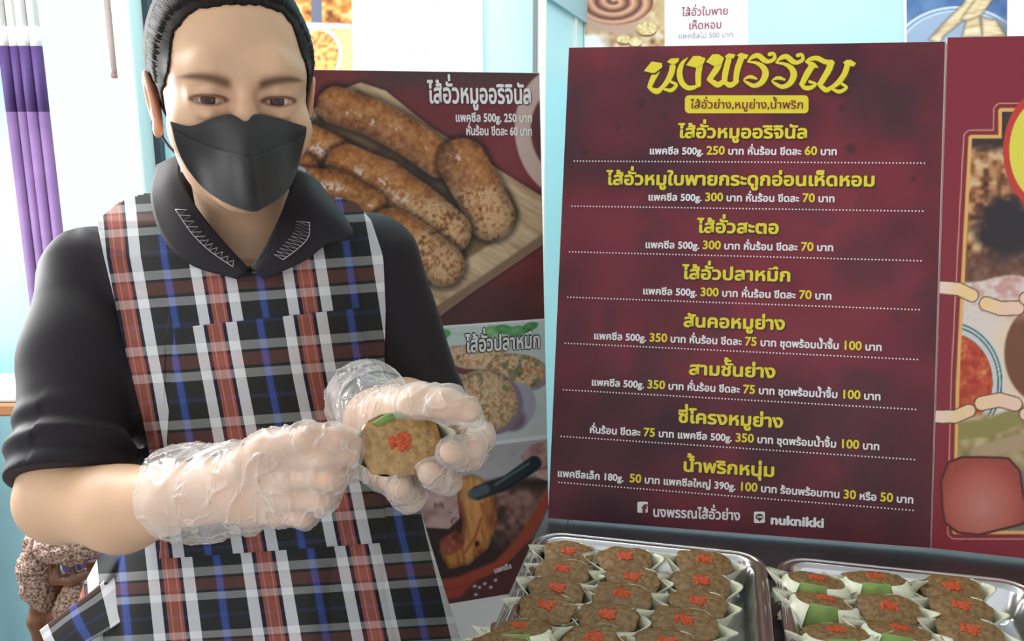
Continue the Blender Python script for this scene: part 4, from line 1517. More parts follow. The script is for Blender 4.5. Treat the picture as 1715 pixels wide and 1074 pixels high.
def keep_faces(V, Q, mask):
    """drop faces with any vertex where mask is False, and unused vertices"""
    Q = Q[mask[Q].all(1)]
    us = np.unique(Q)
    mp = np.full(len(V), -1)
    mp[us] = np.arange(len(us))
    return V[us], mp[Q], us


def relax(V, Q, n=2, w=0.5):
    for _ in range(n):
        acc = np.zeros_like(V)
        cnt = np.zeros(len(V))
        for a, b in ((0, 1), (1, 2), (2, 3), (3, 0)):
            np.add.at(acc, Q[:, a], V[Q[:, b]])
            np.add.at(cnt, Q[:, a], 1)
            np.add.at(acc, Q[:, b], V[Q[:, a]])
            np.add.at(cnt, Q[:, b], 1)
        V = V + w * (acc / np.maximum(cnt, 1)[:, None] - V)
    return V


def waves(n, lo, hi, seed):
    r = np.random.default_rng(seed)
    K = r.normal(0, 1, (n, 3))
    K /= np.linalg.norm(K, axis=1)[:, None]
    K *= (2 * math.pi / r.uniform(lo, hi, n))[:, None]
    ph = r.uniform(0, 6.28, n)
    return lambda P: np.sin(P @ K.T + ph).mean(1)


def catmull(P, n):
    """upsample control points (m,3) to n points per span"""
    P = np.asarray(P, float)
    Q = np.concatenate([[2 * P[0] - P[1]], P, [2 * P[-1] - P[-2]]])
    out = []
    for i in range(len(P) - 1):
        p0, p1, p2, p3 = Q[i:i + 4]
        for k in range(n):
            t = k / n
            out.append(0.5 * ((2 * p1) + (-p0 + p2) * t + (2 * p0 - 5 * p1 + 4 * p2 - p3) * t * t + (-p0 + 3 * p1 - 3 * p2 + p3) * t ** 3))
    out.append(P[-1])
    return np.array(out)


def patch(rows, nu, nv):
    """smooth surface through a control grid (rows x cols x 3)"""
    R = np.array([catmull(r, nu) for r in rows])
    return np.stack([catmull(R[:, j], nv) for j in range(R.shape[1])], 1)


def thicken(G, t):
    """closed shell from a point grid, thickness t away from the viewer; returns V, F"""
    nr, nc = G.shape[:2]
    du = np.gradient(G, axis=1)
    dv = np.gradient(G, axis=0)
    N = np.cross(du, dv)
    N /= np.linalg.norm(N, axis=-1, keepdims=True) + 1e-12
    flip = np.sign(((CAMP - G) * N).sum(-1).mean())
    N *= flip
    V = np.concatenate([G.reshape(-1, 3), (G - N * t).reshape(-1, 3)])
    f = gridfaces(nr, nc)
    n = nr * nc
    F = [f, f[:, ::-1] + n]
    b = np.concatenate([np.arange(nc), np.arange(1, nr) * nc + nc - 1, (nr - 1) * nc + np.arange(nc - 2, -1, -1), np.arange(nr - 2, 0, -1) * nc])
    b2 = np.roll(b, -1)
    F.append(np.stack([b, b + n, b2 + n, b2], 1))
    F = np.concatenate(F)
    if flip > 0:
        pass
    else:
        F = F[:, ::-1].copy()
    return V, F
# ------------------------------------------------------------------ the woman
per = thing('person', 'woman in black mask and plaid apron holding up a leaf cup with gloved hands', 'person', tuple(np.array([at(440, 900, 0.95)[0], 0.97, 0])))
EY = at(409, 167, 0.855)
ya, pa_, ra_ = math.radians(23), math.radians(5), math.radians(-1.0)
Xh = np.array([math.cos(ya), math.sin(ya), 0])
Yh = np.array([-math.sin(ya), math.cos(ya), 0])
Zh = np.array([0, 0, 1.0])
Yh, Zh = Yh * math.cos(pa_) + Zh * math.sin(pa_), Zh * math.cos(pa_) - Yh * math.sin(pa_)
Xh, Zh = Xh * math.cos(ra_) + Zh * math.sin(ra_), Zh * math.cos(ra_) - Xh * math.sin(ra_)
HM = np.stack([Xh, Yh, Zh], 1)
HO = EY + 0.085 * Yh


def H(x, y, z):
    return HO + HM @ np.array([x, y, z], float)


def HP(px, py, yl):
    """photo point brought to the head's own depth yl"""
    r = ray(px, py)
    t = (yl - (CAMP - HO) @ Yh) / (r @ Yh)
    return CAMP + r * t


def head_local(P):
    return (P - HO) @ HM


body = SDF()


def hell(x, y, z, r, k=0.015, op='u', tilt=0.0):
    M = HM
    if tilt:
        c, s_ = math.cos(tilt), math.sin(tilt)
        M = HM @ np.array([[c, 0, -s_], [0, 1, 0], [s_, 0, c]])
    body.ell(H(x, y, z), r, k, M, op)


hell(0, 0.012, 0.035, (0.074, 0.092, 0.088))
hell(0, -0.028, 0.030, (0.067, 0.062, 0.064), 0.02)
hell(0, -0.022, -0.030, (0.0635, 0.064, 0.070), 0.02)
hell(0, -0.020, -0.066, (0.050, 0.056, 0.046), 0.02)
hell(0, -0.066, -0.090, (0.024, 0.020, 0.020), 0.02)
for sx in (-1, 1):
    hell(sx * 0.040, -0.056, -0.030, (0.027, 0.026, 0.026), 0.02)
    body.chain([H(sx * 0.010, -0.0860, 0.021), H(sx * 0.030, -0.0850, 0.0265), H(sx * 0.050, -0.066, 0.022)], [0.009, 0.010, 0.007], 0.022)
body.chain([H(0, -0.085, 0.012), H(0, -0.093, -0.004), H(0, -0.106, -0.030)], [0.0075, 0.0085, 0.012], 0.012)
hell(0, -0.108, -0.034, (0.014, 0.012, 0.011), 0.01)
for sx in (-1, 1):
    hell(sx * 0.013, -0.098, -0.037, (0.008, 0.010, 0.008), 0.008)
    # eye socket, lids around a narrow opening, soft bag below
    hell(sx * 0.031, -0.099, 0.003, (0.020, 0.013, 0.012), 0.012, 's')
    hell(sx * 0.031, -0.0725, 0.0, (0.0168, 0.0150, 0.0135), 0.011)
    body.chain([H(sx * 0.020, -0.0835, -0.0115), H(sx * 0.031, -0.0855, -0.0135), H(sx * 0.043, -0.080, -0.0110)], [0.0035, 0.0045, 0.0035], 0.006)
    body.chain([H(sx * 0.0165, -0.0845, 0.0035), H(sx * 0.029, -0.0885, 0.0075), H(sx * 0.046, -0.080, 0.0035)], [0.0018, 0.0030, 0.0022], 0.009)
    hell(sx * 0.0315, -0.089, -0.0012, (0.0132, 0.010, 0.0036), 0.0022, 's', sx * 0.04)
body.chain([H(-0.022, -0.082, -0.063), H(0, -0.088, -0.060), H(0.022, -0.082, -0.063)], [0.004, 0.006, 0.004], 0.008)
body.chain([H(-0.020, -0.082, -0.069), H(0, -0.087, -0.071), H(0.020, -0.082, -0.069)], [0.004, 0.006, 0.004], 0.006)
headonly = SDF()
headonly.p = list(body.p)
for sx in (-1, 1):
    hell(sx * 0.0765, 0.010, -0.010, (0.0065, 0.017, 0.030), 0.006, 'u', sx * -0.18)
    hell(sx * 0.083, 0.005, -0.006, (0.005, 0.009, 0.018), 0.004, 's', sx * -0.18)
    hell(sx * 0.0735, -0.002, -0.036, (0.005, 0.007, 0.009), 0.005)

NB = at(420, 400, 0.985)
body.cap(H(0, 0.020, -0.060), NB, 0.047, 0.052, 0.022)

# torso rows by photo outline
TR = []
for py, xl, xr, Yc, ry in ((425, 205, 640, 0.990, 0.070), (470, 185, 650, 0.985, 0.088), (540, 200, 648, 0.975, 0.104), (620, 215, 645, 0.965, 0.108), (720, 236, 650, 0.955, 0.105),
                           (820, 240, 690, 0.950, 0.110), (920, 215, 715, 0.945, 0.120), (1020, 195, 735, 0.945, 0.126), (1180, 190, 745, 0.945, 0.126)):
    a, b = at(xl, py, Yc), at(xr, py, Yc)
    c = (a + b) / 2
    TR.append((c[2], c[0], Yc, (b - a)[0] / 2, ry))
hipz = min(r[0] for r in TR)
body.loft(TR, 0.03, grow=-0.010)
SR, SL = at(152, 466, 0.985), at(628, 440, 0.985)
ER, EL = at(100, 836, 0.820), at(712, 690, 0.985)
WR = at(348, 822, 0.735)
WL = at(632, 706, 0.752)
body.chain([NB + np.array([0, 0.015, -0.01]), SR + np.array([0.015, 0, -0.004])], [0.045, 0.042], 0.03)
body.chain([NB + np.array([0, 0.015, -0.01]), SL + np.array([-0.015, 0, -0.004])], [0.045, 0.042], 0.03)
body.chain([SR, ER], [0.044, 0.039], 0.02)
FM = at(205, 853, 0.785)
body.chain([ER, FM, WR], [0.0385, 0.0385, 0.027], 0.015)
body.ell(ER + np.array([0.004, 0.01, -0.006]), (0.034, 0.034, 0.036), 0.02)
body.chain([SL, EL], [0.042, 0.037], 0.02)
body.chain([EL, (EL + WL) / 2 + np.array([0, 0, 0.002]), WL], [0.036, 0.034, 0.026], 0.015)

# hands: palm, four fingers and a thumb each, in the photo's pose
handR, handL = [], []


def P3(l):
    return [at(*q) for q in l]


def hc(lst, pts, rad, k=0.006, k0=0.010):
    lst.append((P3(pts) if not isinstance(pts[0], np.ndarray) else pts, rad, k, k0))


# right hand, closing on the leaf's tip (image left)
mcp = [(480, 768, 0.668), (484, 803, 0.664), (480, 836, 0.667), (468, 862, 0.675)]
w0 = (348, 822, 0.735)
for q, r0 in zip(mcp, (0.0100, 0.0102, 0.0100, 0.0094)):
    mid = tuple(np.array(w0) * 0.45 + np.array(q) * 0.55)
    hc(handR, [w0, mid, q], [0.024, 0.0165, r0], 0.010, 0.010)
hc(handR, [mcp[0], (545, 770, 0.648), (583, 763, 0.658), (600, 755, 0.674)], [0.0092, 0.0088, 0.0080, 0.0072], 0.003, 0.004)
hc(handR, [mcp[1], (553, 803, 0.646), (573, 794, 0.668), (552, 782, 0.690)], [0.0094, 0.0090, 0.0082, 0.0074], 0.003, 0.004)
hc(handR, [mcp[2], (538, 838, 0.652), (554, 824, 0.675), (530, 812, 0.692)], [0.0092, 0.0088, 0.0080, 0.0072], 0.003, 0.004)
hc(handR, [mcp[3], (508, 866, 0.662), (522, 853, 0.683), (502, 842, 0.698)], [0.0086, 0.0080, 0.0072, 0.0064], 0.003, 0.004)
hc(handR, [(400, 792, 0.705), (452, 752, 0.672), (520, 735, 0.655), (564, 736, 0.656), (594, 744, 0.668)], [0.017, 0.0140, 0.0098, 0.0090, 0.0078], 0.005)
# left hand under the cup (image right): thumb above, fingertips curling up at the lower right
w1 = (632, 706, 0.752)
mcl = [(712, 700, 0.738), (708, 730, 0.742), (696, 758, 0.742), (676, 782, 0.738)]
for q, r0 in zip(mcl, (0.013, 0.0135, 0.013, 0.012)):
    mid = tuple(np.array(w1) * 0.5 + np.array(q) * 0.5)
    hc(handL, [w1, mid, q], [0.023, 0.0175, r0], 0.012, 0.012)
hc(handL, [mcl[0], (772, 712, 0.732), (806, 733, 0.706), (792, 751, 0.672)], [0.0112, 0.0107, 0.0098, 0.0088], 0.003)
hc(handL, [mcl[1], (768, 744, 0.735), (788, 766, 0.704), (756, 757, 0.655)], [0.0116, 0.0110, 0.0101, 0.0092], 0.003)
hc(handL, [mcl[2], (738, 790, 0.732), (752, 806, 0.700), (719, 793, 0.652)], [0.0112, 0.0107, 0.0099, 0.0090], 0.003)
hc(handL, [mcl[3], (676, 822, 0.722), (690, 836, 0.696), (668, 816, 0.654)], [0.0107, 0.0102, 0.0095, 0.0086], 0.003)
hc(handL, [(640, 712, 0.745), (655, 686, 0.708), (702, 672, 0.676), (750, 676, 0.664), (786, 690, 0.660)], [0.020, 0.0165, 0.0115, 0.0102, 0.0086], 0.010)
hc(handL, [(640, 740, 0.742), (650, 786, 0.722), (664, 812, 0.690)], [0.017, 0.015, 0.011], 0.010)
for lst in (handR, handL):
    for pts, rad, k, k0 in lst:
        body.chain(pts, rad, k, k0)

loB = np.array([-0.545, 0.60, hipz - 0.01])
hiB = np.array([0.06, 1.14, HO[2] + 0.14])
V, Q = body.mesh(loB, hiB, 0.00145)
V = relax(V, Q, 1, 0.4)
_h = head_local(V)
_w = (np.abs(_h[:, 0]) > 0.0445) & (_h[:, 1] < -0.02) & (np.abs(_h[:, 2]) < 0.045) | (_h[:, 2] > 0.012) & (_h[:, 1] < -0.03)
_w &= (_h[:, 2] > -0.05) & (_h[:, 1] < -0.005)
_w |= (np.abs(_h[:, 0]) > 0.042) & (_h[:, 1] < -0.02) & (np.abs(_h[:, 2]) < 0.045)
_sv, _sq, _su = keep_faces(V, Q, (np.abs(_h[:, 0]) < 0.09) & (_h[:, 1] < 0.01) & (_h[:, 2] > -0.06) & (_h[:, 2] < 0.13))
_o = _sv.copy()
for _ in range(45):
    _sv = np.where(_w[_su][:, None], relax(_sv, _sq, 1, 0.6), _o)
V[_su] = _sv
# colours of the skin itself: brows, lips, lids, nails
hl = head_local(V)
base = np.tile(C3(214, 174, 142), (len(V), 1))
nz = fbm(V[:, 0] * 1000 + V[:, 1] * 600, V[:, 2] * 1000, 24, 5)
base *= (0.97 + 0.06 * nz)[:, None]


def tint(m, c):
    base[:] = base + m[:, None] * (C3(*c) - base)


front = hl[:, 1] < -0.03
for sx in (-1, 1):
    x = hl[:, 0] * sx
    # brow: rises from the inner end, long tapering tail
    t = np.clip((x - 0.012) / 0.046, 0, 1)
    bz = 0.0140 + 0.0085 * np.sin(t * 2.2) - 0.004 * t
    wd = 0.0050 * (1 - 0.75 * t ** 1.5)
    m = np.exp(-((hl[:, 2] - bz) / wd) ** 2) * sstep(0.009, 0.017, x) * (1 - sstep(0.048, 0.060, x)) * front
    tint(np.clip(m * 0.74, 0, 1), (92, 66, 52))
    # lash line and crease around the opening
    q = np.hypot((x - 0.0315) / 0.0142, (hl[:, 2] + 0.0006) / 0.0044)
    up = hl[:, 2] > -0.002
    m = np.exp(-((q - 1.05) / 0.20) ** 2) * front * np.where(up, 0.85, 0.45)
    tint(m, (84, 52, 42))
    m = np.exp(-((q - 0.0) / 1.9) ** 2) * front * 0.22
    tint(m, (150, 100, 86))
    mk_ = np.exp(-(np.hypot((x - 0.074) / 0.02, (hl[:, 2] + 0.01) / 0.04)) ** 2) * (hl[:, 1] > -0.03)
    tint(mk_ * 0.30, (226, 120, 96))
lip = np.exp(-(np.hypot(hl[:, 0] / 0.024, (hl[:, 2] + 0.066) / 0.010)) ** 4) * (hl[:, 1] < -0.07)
tint(lip * 0.7, (180, 96, 88))
M_skin = mat('skin', (1, 1, 1, 1), 0.48, attr=True, spec=0.35, sss=0.12, bump=(900, 0.05, 0.0005))
mk('body', V, Q.astype(np.int32), M_skin, per, True, col=lin(base))

# eyes
M_eye = bpy.data.materials.new('eye')
M_eye.use_nodes = True
_nt = M_eye.node_tree
_b = _nt.nodes['Principled BSDF']
_b.inputs['Roughness'].default_value = 0.12
_tc = _nt.nodes.new('ShaderNodeAttribute')
_tc.attribute_name = 'Col'
_nt.links.new(_tc.outputs['Color'], _b.inputs['Base Color'])
gaze = (CAMP + np.array([0.03, 0, -0.10]) - H(0, -0.08, 0))
gaze /= np.linalg.norm(gaze)
for sx in (-1, 1):
    c = H(sx * 0.031, -0.0725, -0.0008)
    vv, ff = [], []
    n = 40
    for i in range(n + 1):
        for j in range(2 * n):
            a, b = math.pi * i / n, math.pi * j / n
            vv.append((math.sin(a) * math.cos(b), math.sin(a) * math.sin(b), math.cos(a)))
    vv = np.array(vv)
    for i in range(n):
        for j in range(2 * n):
            ff.append((i * 2 * n + j, (i + 1) * 2 * n + j, (i + 1) * 2 * n + (j + 1) % (2 * n), i * 2 * n + (j + 1) % (2 * n)))
    ang = np.arccos(np.clip(vv @ gaze, -1, 1))
    cc = np.tile(C3(214, 196, 186), (len(vv), 1))
    cc[ang < 0.52] = C3(78, 42, 32)
    cc[ang < 0.20] = C3(18, 12, 12)
    mk('eye', c + vv * 0.0137, np.array(ff), M_eye, per, True, col=lin(cc))

# hair: a close cap pulled back, cut away in front by the hairline
hair = SDF()
hair.ell(H(0, 0.020, 0.034), (0.0835, 0.098, 0.098), 0.01, HM)
hair.ell(H(0, 0.070, -0.015), (0.060, 0.045, 0.06), 0.03, HM)
hair.p.append((lambda P: np.maximum(headonly(P) - 0.012, 0.004 - (P - HO) @ Zh), H(0, 0, 0.04), 0.13, 0.006, 'u'))
for sx in (-1, 1):
    hair.cap(H(sx * 0.070, -0.012, 0.03), H(sx * 0.070, -0.012, -0.012), 0.012, 0.006, 0.012)
def hairline(P):
    q = head_local(P)
    return np.maximum(Paint(q[:, 0], q[:, 2]).pdist(HLP) + 0.0012 * np.sin(q[:, 0] * 420) * np.sin(q[:, 0] * 170 + 1), q[:, 1] + 0.012)


HLP = [tuple(head_local(HP(*q))[[0, 2]]) for q in ((276, 150, -.026), (279, 125, -.03), (283, 100, -.038), (287, 78, -.046), (294, 55, -.055), (306, 34, -.062), (328, 18, -.070), (368, 10, -.075), (410, 8, -.076),
                                                   (448, 12, -.072), (473, 22, -.066), (488, 40, -.058), (496, 70, -.052), (503, 100, -.044), (509, 138, -.035))]
HL0 = np.array(HLP)
HLP = HLP + [(0.075, -0.16), (-0.075, -0.16)]


hair.p.append((hairline, H(0, -0.06, 0), 0.16, 0.004, 's'))
hair.ell(H(0, -0.060, -0.075), (0.12, 0.075, 0.062), 0.01, HM, 's')
for sx in (-1, 1):
    hair.ell(H(sx * 0.085, 0.008, -0.014), (0.02, 0.021, 0.034), 0.006, HM, 's')
hair.cut(H(0, 0.05, -0.075), -Zh, 0.01)


def hair_trim(P):
    q = head_local(P)
    far = np.maximum(Paint(q[:, 0], q[:, 2]).pdist(HLP), q[:, 1] + 0.012).clip(0, 0.06)
    return -(headonly(P) - (0.0014 + 0.17 * far))


hair.p.append((hair_trim, H(0, 0, 0.03), 0.2, 0.002, 's'))


def hair_disp(P):
    q = head_local(P)
    th = np.arctan2(q[:, 0], q[:, 2] - 0.02)
    ph = np.arctan2(q[:, 1] + 0.05, np.hypot(q[:, 0], q[:, 2]))
    return 0.00015 * np.sin(th * 61 + 2 * np.sin(ph * 3)) * np.sin(th * 23 + ph * 4) + 0.0001 * np.sin(th * 97 + ph * 9) * np.sin(ph * 11 + th * 13)


hair.disp = hair_disp
V, Q = hair.mesh(H(0, 0, 0) - 0.16, H(0, 0, 0) + 0.16, 0.0016)
M_hair = mat('black_hair', S(27, 22, 23), 0.6, spec=0.12)
M_strand = mat('black_hair_strand', S(24, 19, 20), 0.6, spec=0.12)
hq = head_local(V)
uvh = np.stack([np.arctan2(hq[:, 0], hq[:, 2] - 0.01) * 10 + 50, hq[:, 1] * 10 + 5], 1)
_nt = M_hair.node_tree
_b = _nt.nodes['Principled BSDF']
_u = _nt.nodes.new('ShaderNodeUVMap')
_u.uv_map = 'UVMap'
_m = _nt.nodes.new('ShaderNodeMapping')
_m.inputs['Scale'].default_value = (6.0, 0.5, 1)
_n = _nt.nodes.new('ShaderNodeTexNoise')
_n.inputs['Scale'].default_value = 1.6
_n.inputs['Detail'].default_value = 4
_r = _nt.nodes.new('ShaderNodeValToRGB')
_r.color_ramp.elements[0].position = 0.35
_r.color_ramp.elements[1].position = 0.68
_r.color_ramp.elements[0].color = S(14, 11, 12)
_r.color_ramp.elements[1].color = S(46, 36, 34)
_bp = _nt.nodes.new('ShaderNodeBump')
_bp.inputs['Strength'].default_value = 0.5
_bp.inputs['Distance'].default_value = 0.002
_nt.links.new(_u.outputs['UV'], _m.inputs['Vector'])
_nt.links.new(_m.outputs['Vector'], _n.inputs['Vector'])
_nt.links.new(_n.outputs['Fac'], _r.inputs['Fac'])
_nt.links.new(_r.outputs['Color'], _b.inputs['Base Color'])
_nt.links.new(_n.outputs['Fac'], _bp.inputs['Height'])
_nt.links.new(_bp.outputs['Normal'], _b.inputs['Normal'])
hr = mk('hair', V, Q.astype(np.int32), M_hair, per, True, uv=uvh)
# loose strands along the hairline
rs = np.random.default_rng(3)
mb = MB()
strands = []
for k in range(700):
    u_ = rs.uniform(0.5, len(HL0) - 1.01)
    i_ = int(u_)
    x, z = HL0[i_] * (1 - u_ + i_) + HL0[i_ + 1] * (u_ - i_)
    k_ = 1 - rs.random() * 0.05
    x, z = x * k_, 0.01 + (z - 0.01) * k_
    y = 0.012 - 0.092 * math.sqrt(max(0.05, 1 - (x / 0.0755) ** 2 - ((z - 0.035) / 0.0885) ** 2)) + 0.002
    o = rs.normal(0, 0.003, 3)
    p0 = np.array([x, y, z]) * 0.98 + o * 0.6
    # root on the forehead side, sweeping back over the cap
    n0 = np.array([x / 0.08, -0.2, z / 0.1])
    n0 /= np.linalg.norm(n0)
    pts = []
    for t in np.linspace(0, 1, 6):
        q = np.array([x * (1 + 0.18 * t) + o[0] * t, y + 0.055 * t, z * (1 + 0.10 * t) + 0.004 * t])
        e = math.sqrt((q[0] / 0.0848) ** 2 + ((q[1] - 0.02) / 0.0993) ** 2 + ((q[2] - 0.034) / 0.0993) ** 2)
        s_ = (1 + 0.012 * rs.random() * t) / e
        qq = np.array([0, 0.02, 0.034]) + (q - np.array([0, 0.02, 0.034])) * (s_ if t > 0.15 else min(s_, 0.99))
        pts.append(H(*qq))
    strands.append(pts)
PP = np.array(strands).reshape(-1, 3)
for _ in range(10):
    d0 = hair(PP)
    gr_ = np.stack([hair(PP + np.eye(3)[i] * 0.0015) - d0 for i in range(3)], 1) / 0.0015
    gr_ /= np.linalg.norm(gr_, axis=1)[:, None] + 1e-9
    PP = PP - gr_ * np.clip(d0 - 0.0001, -0.004, 0.004)[:, None]
for p_ in PP.reshape(-1, 6, 3):
    if np.linalg.norm(np.diff(p_, axis=0), axis=1).min() > 0.0005:
        mb.tube(p_, np.array([0.0002, 0.0005, 0.0006, 0.0005, 0.0004, 0.0001]), 5, False)
mb.build('loose_strands', M_strand, hr, True)['kind'] = 'stuff'

# ------------------------------------------------------------------ black face mask
mr = [[(284, 203, -.022), (318, 211, -.062), (350, 200, -.086), (385, 191, -.108), (411, 203, -.120), (428, 191, -.112), (460, 196, -.098), (490, 205, -.075), (513, 212, -.045)],
      [(288, 216, -.022), (320, 233, -.068), (352, 246, -.10), (385, 256, -.126), (413, 262, -.141), (434, 260, -.134), (462, 250, -.118), (490, 238, -.09), (513, 222, -.05)],
      [(294, 240, -.022), (325, 265, -.066), (355, 280, -.098), (388, 290, -.124), (417, 296, -.143), (438, 294, -.133), (464, 284, -.115), (488, 268, -.088), (509, 240, -.05)],
      [(302, 262, -.020), (330, 292, -.058), (358, 308, -.088), (390, 318, -.112), (421, 325, -.132), (442, 320, -.121), (465, 310, -.102), (485, 295, -.078), (503, 265, -.045)],
      [(312, 282, -.012), (337, 312, -.045), (363, 332, -.073), (393, 347, -.095), (424, 355, -.108), (444, 347, -.100), (464, 335, -.085), (482, 318, -.062), (497, 288, -.03)]]
MC = np.array([[HP(*q) for q in r] for r in mr])
rd = CAMP - MC
rd /= np.linalg.norm(rd, axis=-1, keepdims=True)
for _ in range(30):
    d_ = body(MC.reshape(-1, 3)).reshape(MC.shape[:2])
    MC = MC + rd * np.clip(0.0045 - d_, 0, 0.006)[..., None]
M_mask = mat('black_mask_fabric', S(36, 34, 36), 0.75, sheen=0.1, bump=(1500, 0.15, 0.0004))
# main panel from the seam down, top panel tucked behind it
G = patch(MC[1:], 8, 10)
fwd = -Yh
main_ = thing_mask = mk('face_mask', *thicken(G + fwd * 0.0012, 0.0016), M_mask, per, True)
T = patch(np.stack([MC[0], MC[0] * 0.5 + MC[1] * 0.5 + fwd * 0.002, MC[1] + (MC[2] - MC[1]) * 0.25 - fwd * 0.001]), 8, 8)
mk('top_panel', *thicken(T, 0.0012), M_mask, main_, True)
M_loop = mat('black_ear_loop', S(40, 38, 40), 0.7)
for a, b, c_, d in (((286, 206, -.02), (272, 180, 0.0), (258, 150, 0.022), (252, 128, 0.016)), ((300, 262, -.018), (283, 245, -.004), (268, 222, .012), (258, 190, 0.022))):
    MB().tube(catmull([HP(*a), HP(*b), HP(*c_), HP(*d)], 6), 0.0013, 8).build('ear_loop', M_loop, main_, True)
for a, b, c_ in (((511, 214, -.046), (519, 206, -.02), (523, 190, 0.015)), ((503, 262, -.042), (512, 240, -.01), (518, 215, 0.015))):
    MB().tube(catmull([HP(*a), HP(*b), HP(*c_)], 6), 0.0013, 8).build('ear_loop', M_loop, main_, True)

# ------------------------------------------------------------------ black shirt
shirt = SDF()
shirt.loft(TR, 0.03)
shirt.chain([NB + np.array([0, 0.02, -0.025]), SR + np.array([0.02, 0, 0.004])], [0.054, 0.050], 0.03)
shirt.chain([NB + np.array([0, 0.02, -0.025]), SL + np.array([-0.02, 0, 0.004])], [0.054, 0.050], 0.03)
hemR = at(120, 776, 0.842)
dR = (ER - SR) / np.linalg.norm(ER - SR)
shirt.chain([SR + np.array([-0.004, 0, 0.0]), SR + (hemR - SR) * 0.45 + np.array([-0.004, 0, 0]), hemR + dR * 0.04], [0.052, 0.057, 0.0555], 0.02)
cufA = at(121, 754, 0.850)
shirt.chain([cufA, hemR + dR * 0.04], [0.0575, 0.0575], 0.003)
dL = (EL - SL) / np.linalg.norm(EL - SL)
shirt.chain([SL, EL + dL * 0.02], [0.050, 0.048], 0.02)
shirt.chain([EL - dL * 0.015, EL + dL * 0.02], [0.051, 0.051], 0.003)
# hems, neck opening and V
shirt.cut(hemR + dR * 0.018, dR, 0.002)
shirt.p[-1] = (lambda P, o=hemR + dR * 0.018, n=dR: np.where(np.linalg.norm(P - o, axis=1) < 0.085, -((P - o) @ n), 1.0), hemR, 0.10, 0.002, 's')
shirt.p.append((lambda P, o=EL + dL * 0.012, n=dL: np.where(np.linalg.norm(P - o, axis=1) < 0.07, -((P - o) @ n), 1.0), EL, 0.09, 0.002, 's'))
shirt.cap(H(0, 0.005, -0.10), NB + np.array([0.0, -0.004, -0.008]), 0.060, 0.060, 0.006, 's')
shirt.cap(at(420, 360, 0.90), at(420, 446, 0.872), 0.048, 0.004, 0.004, 's')
wv = waves(10, 0.05, 0.14, 5)
foldA = at(60, 470, 0.97)


def shirt_disp(P):
    d = 0.0032 * wv(P)
    # gathers and drape folds on the sleeve
    t = (P - SR) @ dR
    q = np.arctan2((P - SR) @ np.cross(dR, [0, 1, 0]), (P - SR) @ np.array([0, 1.0, 0]))
    near = np.exp(-((t - 0.07) / 0.09) ** 2) * (np.abs(P[:, 0] - SR[0]) < 0.12)
    d = d + 0.0036 * near * np.sin(q * 5 + t * 30)
    r_ = np.exp(-((t - 0.20) / 0.03) ** 2) * (P[:, 0] < SR[0] + 0.1)
    d = d + 0.004 * r_ * np.sin(t * 190 + q * 1.2 + 0.6)
    return d


shirt.disp = shirt_disp
V, Q = shirt.mesh(np.array([-0.58, 0.72, hipz - 0.01]), np.array([0.08, 1.16, 1.42]), 0.0028)
V = relax(V, Q, 2, 0.5)
M_shirt = mat('black_shirt_cloth', S(30, 26, 31), 0.65, sheen=0.06, spec=0.25, bump=(700, 0.12, 0.0006))
sh = mk('shirt', V, Q.astype(np.int32), M_shirt, per, True)
# open collar
cl = [[(300, 258, .962), (303, 298, .930), (326, 342, .905), (366, 394, .890), (417, 449, .874)],
      [(282, 266, .965), (278, 312, .925), (300, 362, .898), (345, 412, .880), (410, 455, .868)],
      [(262, 276, .972), (252, 330, .928), (272, 398, .898), (320, 444, .876), (397, 468, .866)]]
cr_ = [[(494, 282, .958), (482, 326, .925), (465, 370, .900), (443, 412, .884), (420, 449, .874)],
       [(520, 292, .958), (532, 340, .915), (512, 385, .893), (475, 420, .878), (428, 455, .868)],
       [(536, 306, .965), (592, 390, .905), (548, 408, .890), (506, 438, .874), (441, 468, .866)]]
for c in (cl, cr_):
    G = patch([[at(*q) for q in r] for r in c], 10, 6)
    mk('collar', *thicken(G, 0.0022), M_shirt, sh, True)
# back of the collar round the neck
NS = at(407, 335, 0.985)
G = []
for z, r in ((-0.03, 0.072), (0.005, 0.070), (0.028, 0.068)):
    row = []
    for a in np.linspace(0.0, math.pi + 0.35, 31):
        row.append(NS + np.array([0, 0.0, z]) + np.array([r * math.cos(a), r * math.sin(a), 0.010 * math.sin(a)]))
    G.append(row)
mk('collar_stand', *thicken(np.array(G), 0.0022), M_shirt, sh, True)
# light zig-zag embroidery beside the opening
M_emb = mat('grey_embroidery_thread', S(176, 170, 172), 0.6)
for side, (A0, B0) in (('l', ([(296, 350, .899), (322, 388, .886), (352, 418, .876), (392, 446, .868)], [(318, 344, .899), (342, 382, .888), (366, 408, .880), (400, 436, .872)])),
                       ('r', ([(520, 372, .889), (518, 396, .884), (500, 416, .875), (476, 434, .868)], [(492, 366, .893), (486, 384, .888), (470, 404, .880), (452, 426, .872)]))):
    a = catmull(P3(A0), 8) + np.array([0, -0.004, 0])
    b = catmull(P3(B0), 8) + np.array([0, -0.004, 0])
    pts = []
    for i in range(len(a)):
        pts.append(a[i] if i % 2 == 0 else b[i] * 0.75 + a[i] * 0.25)
    for q in pts:
        pass
    MB().tube(np.array(pts), 0.00045, 5).build('embroidery', M_emb, sh, True)
    MB().tube(a[::1], 0.00045, 5).build('embroidery', M_emb, sh, True)

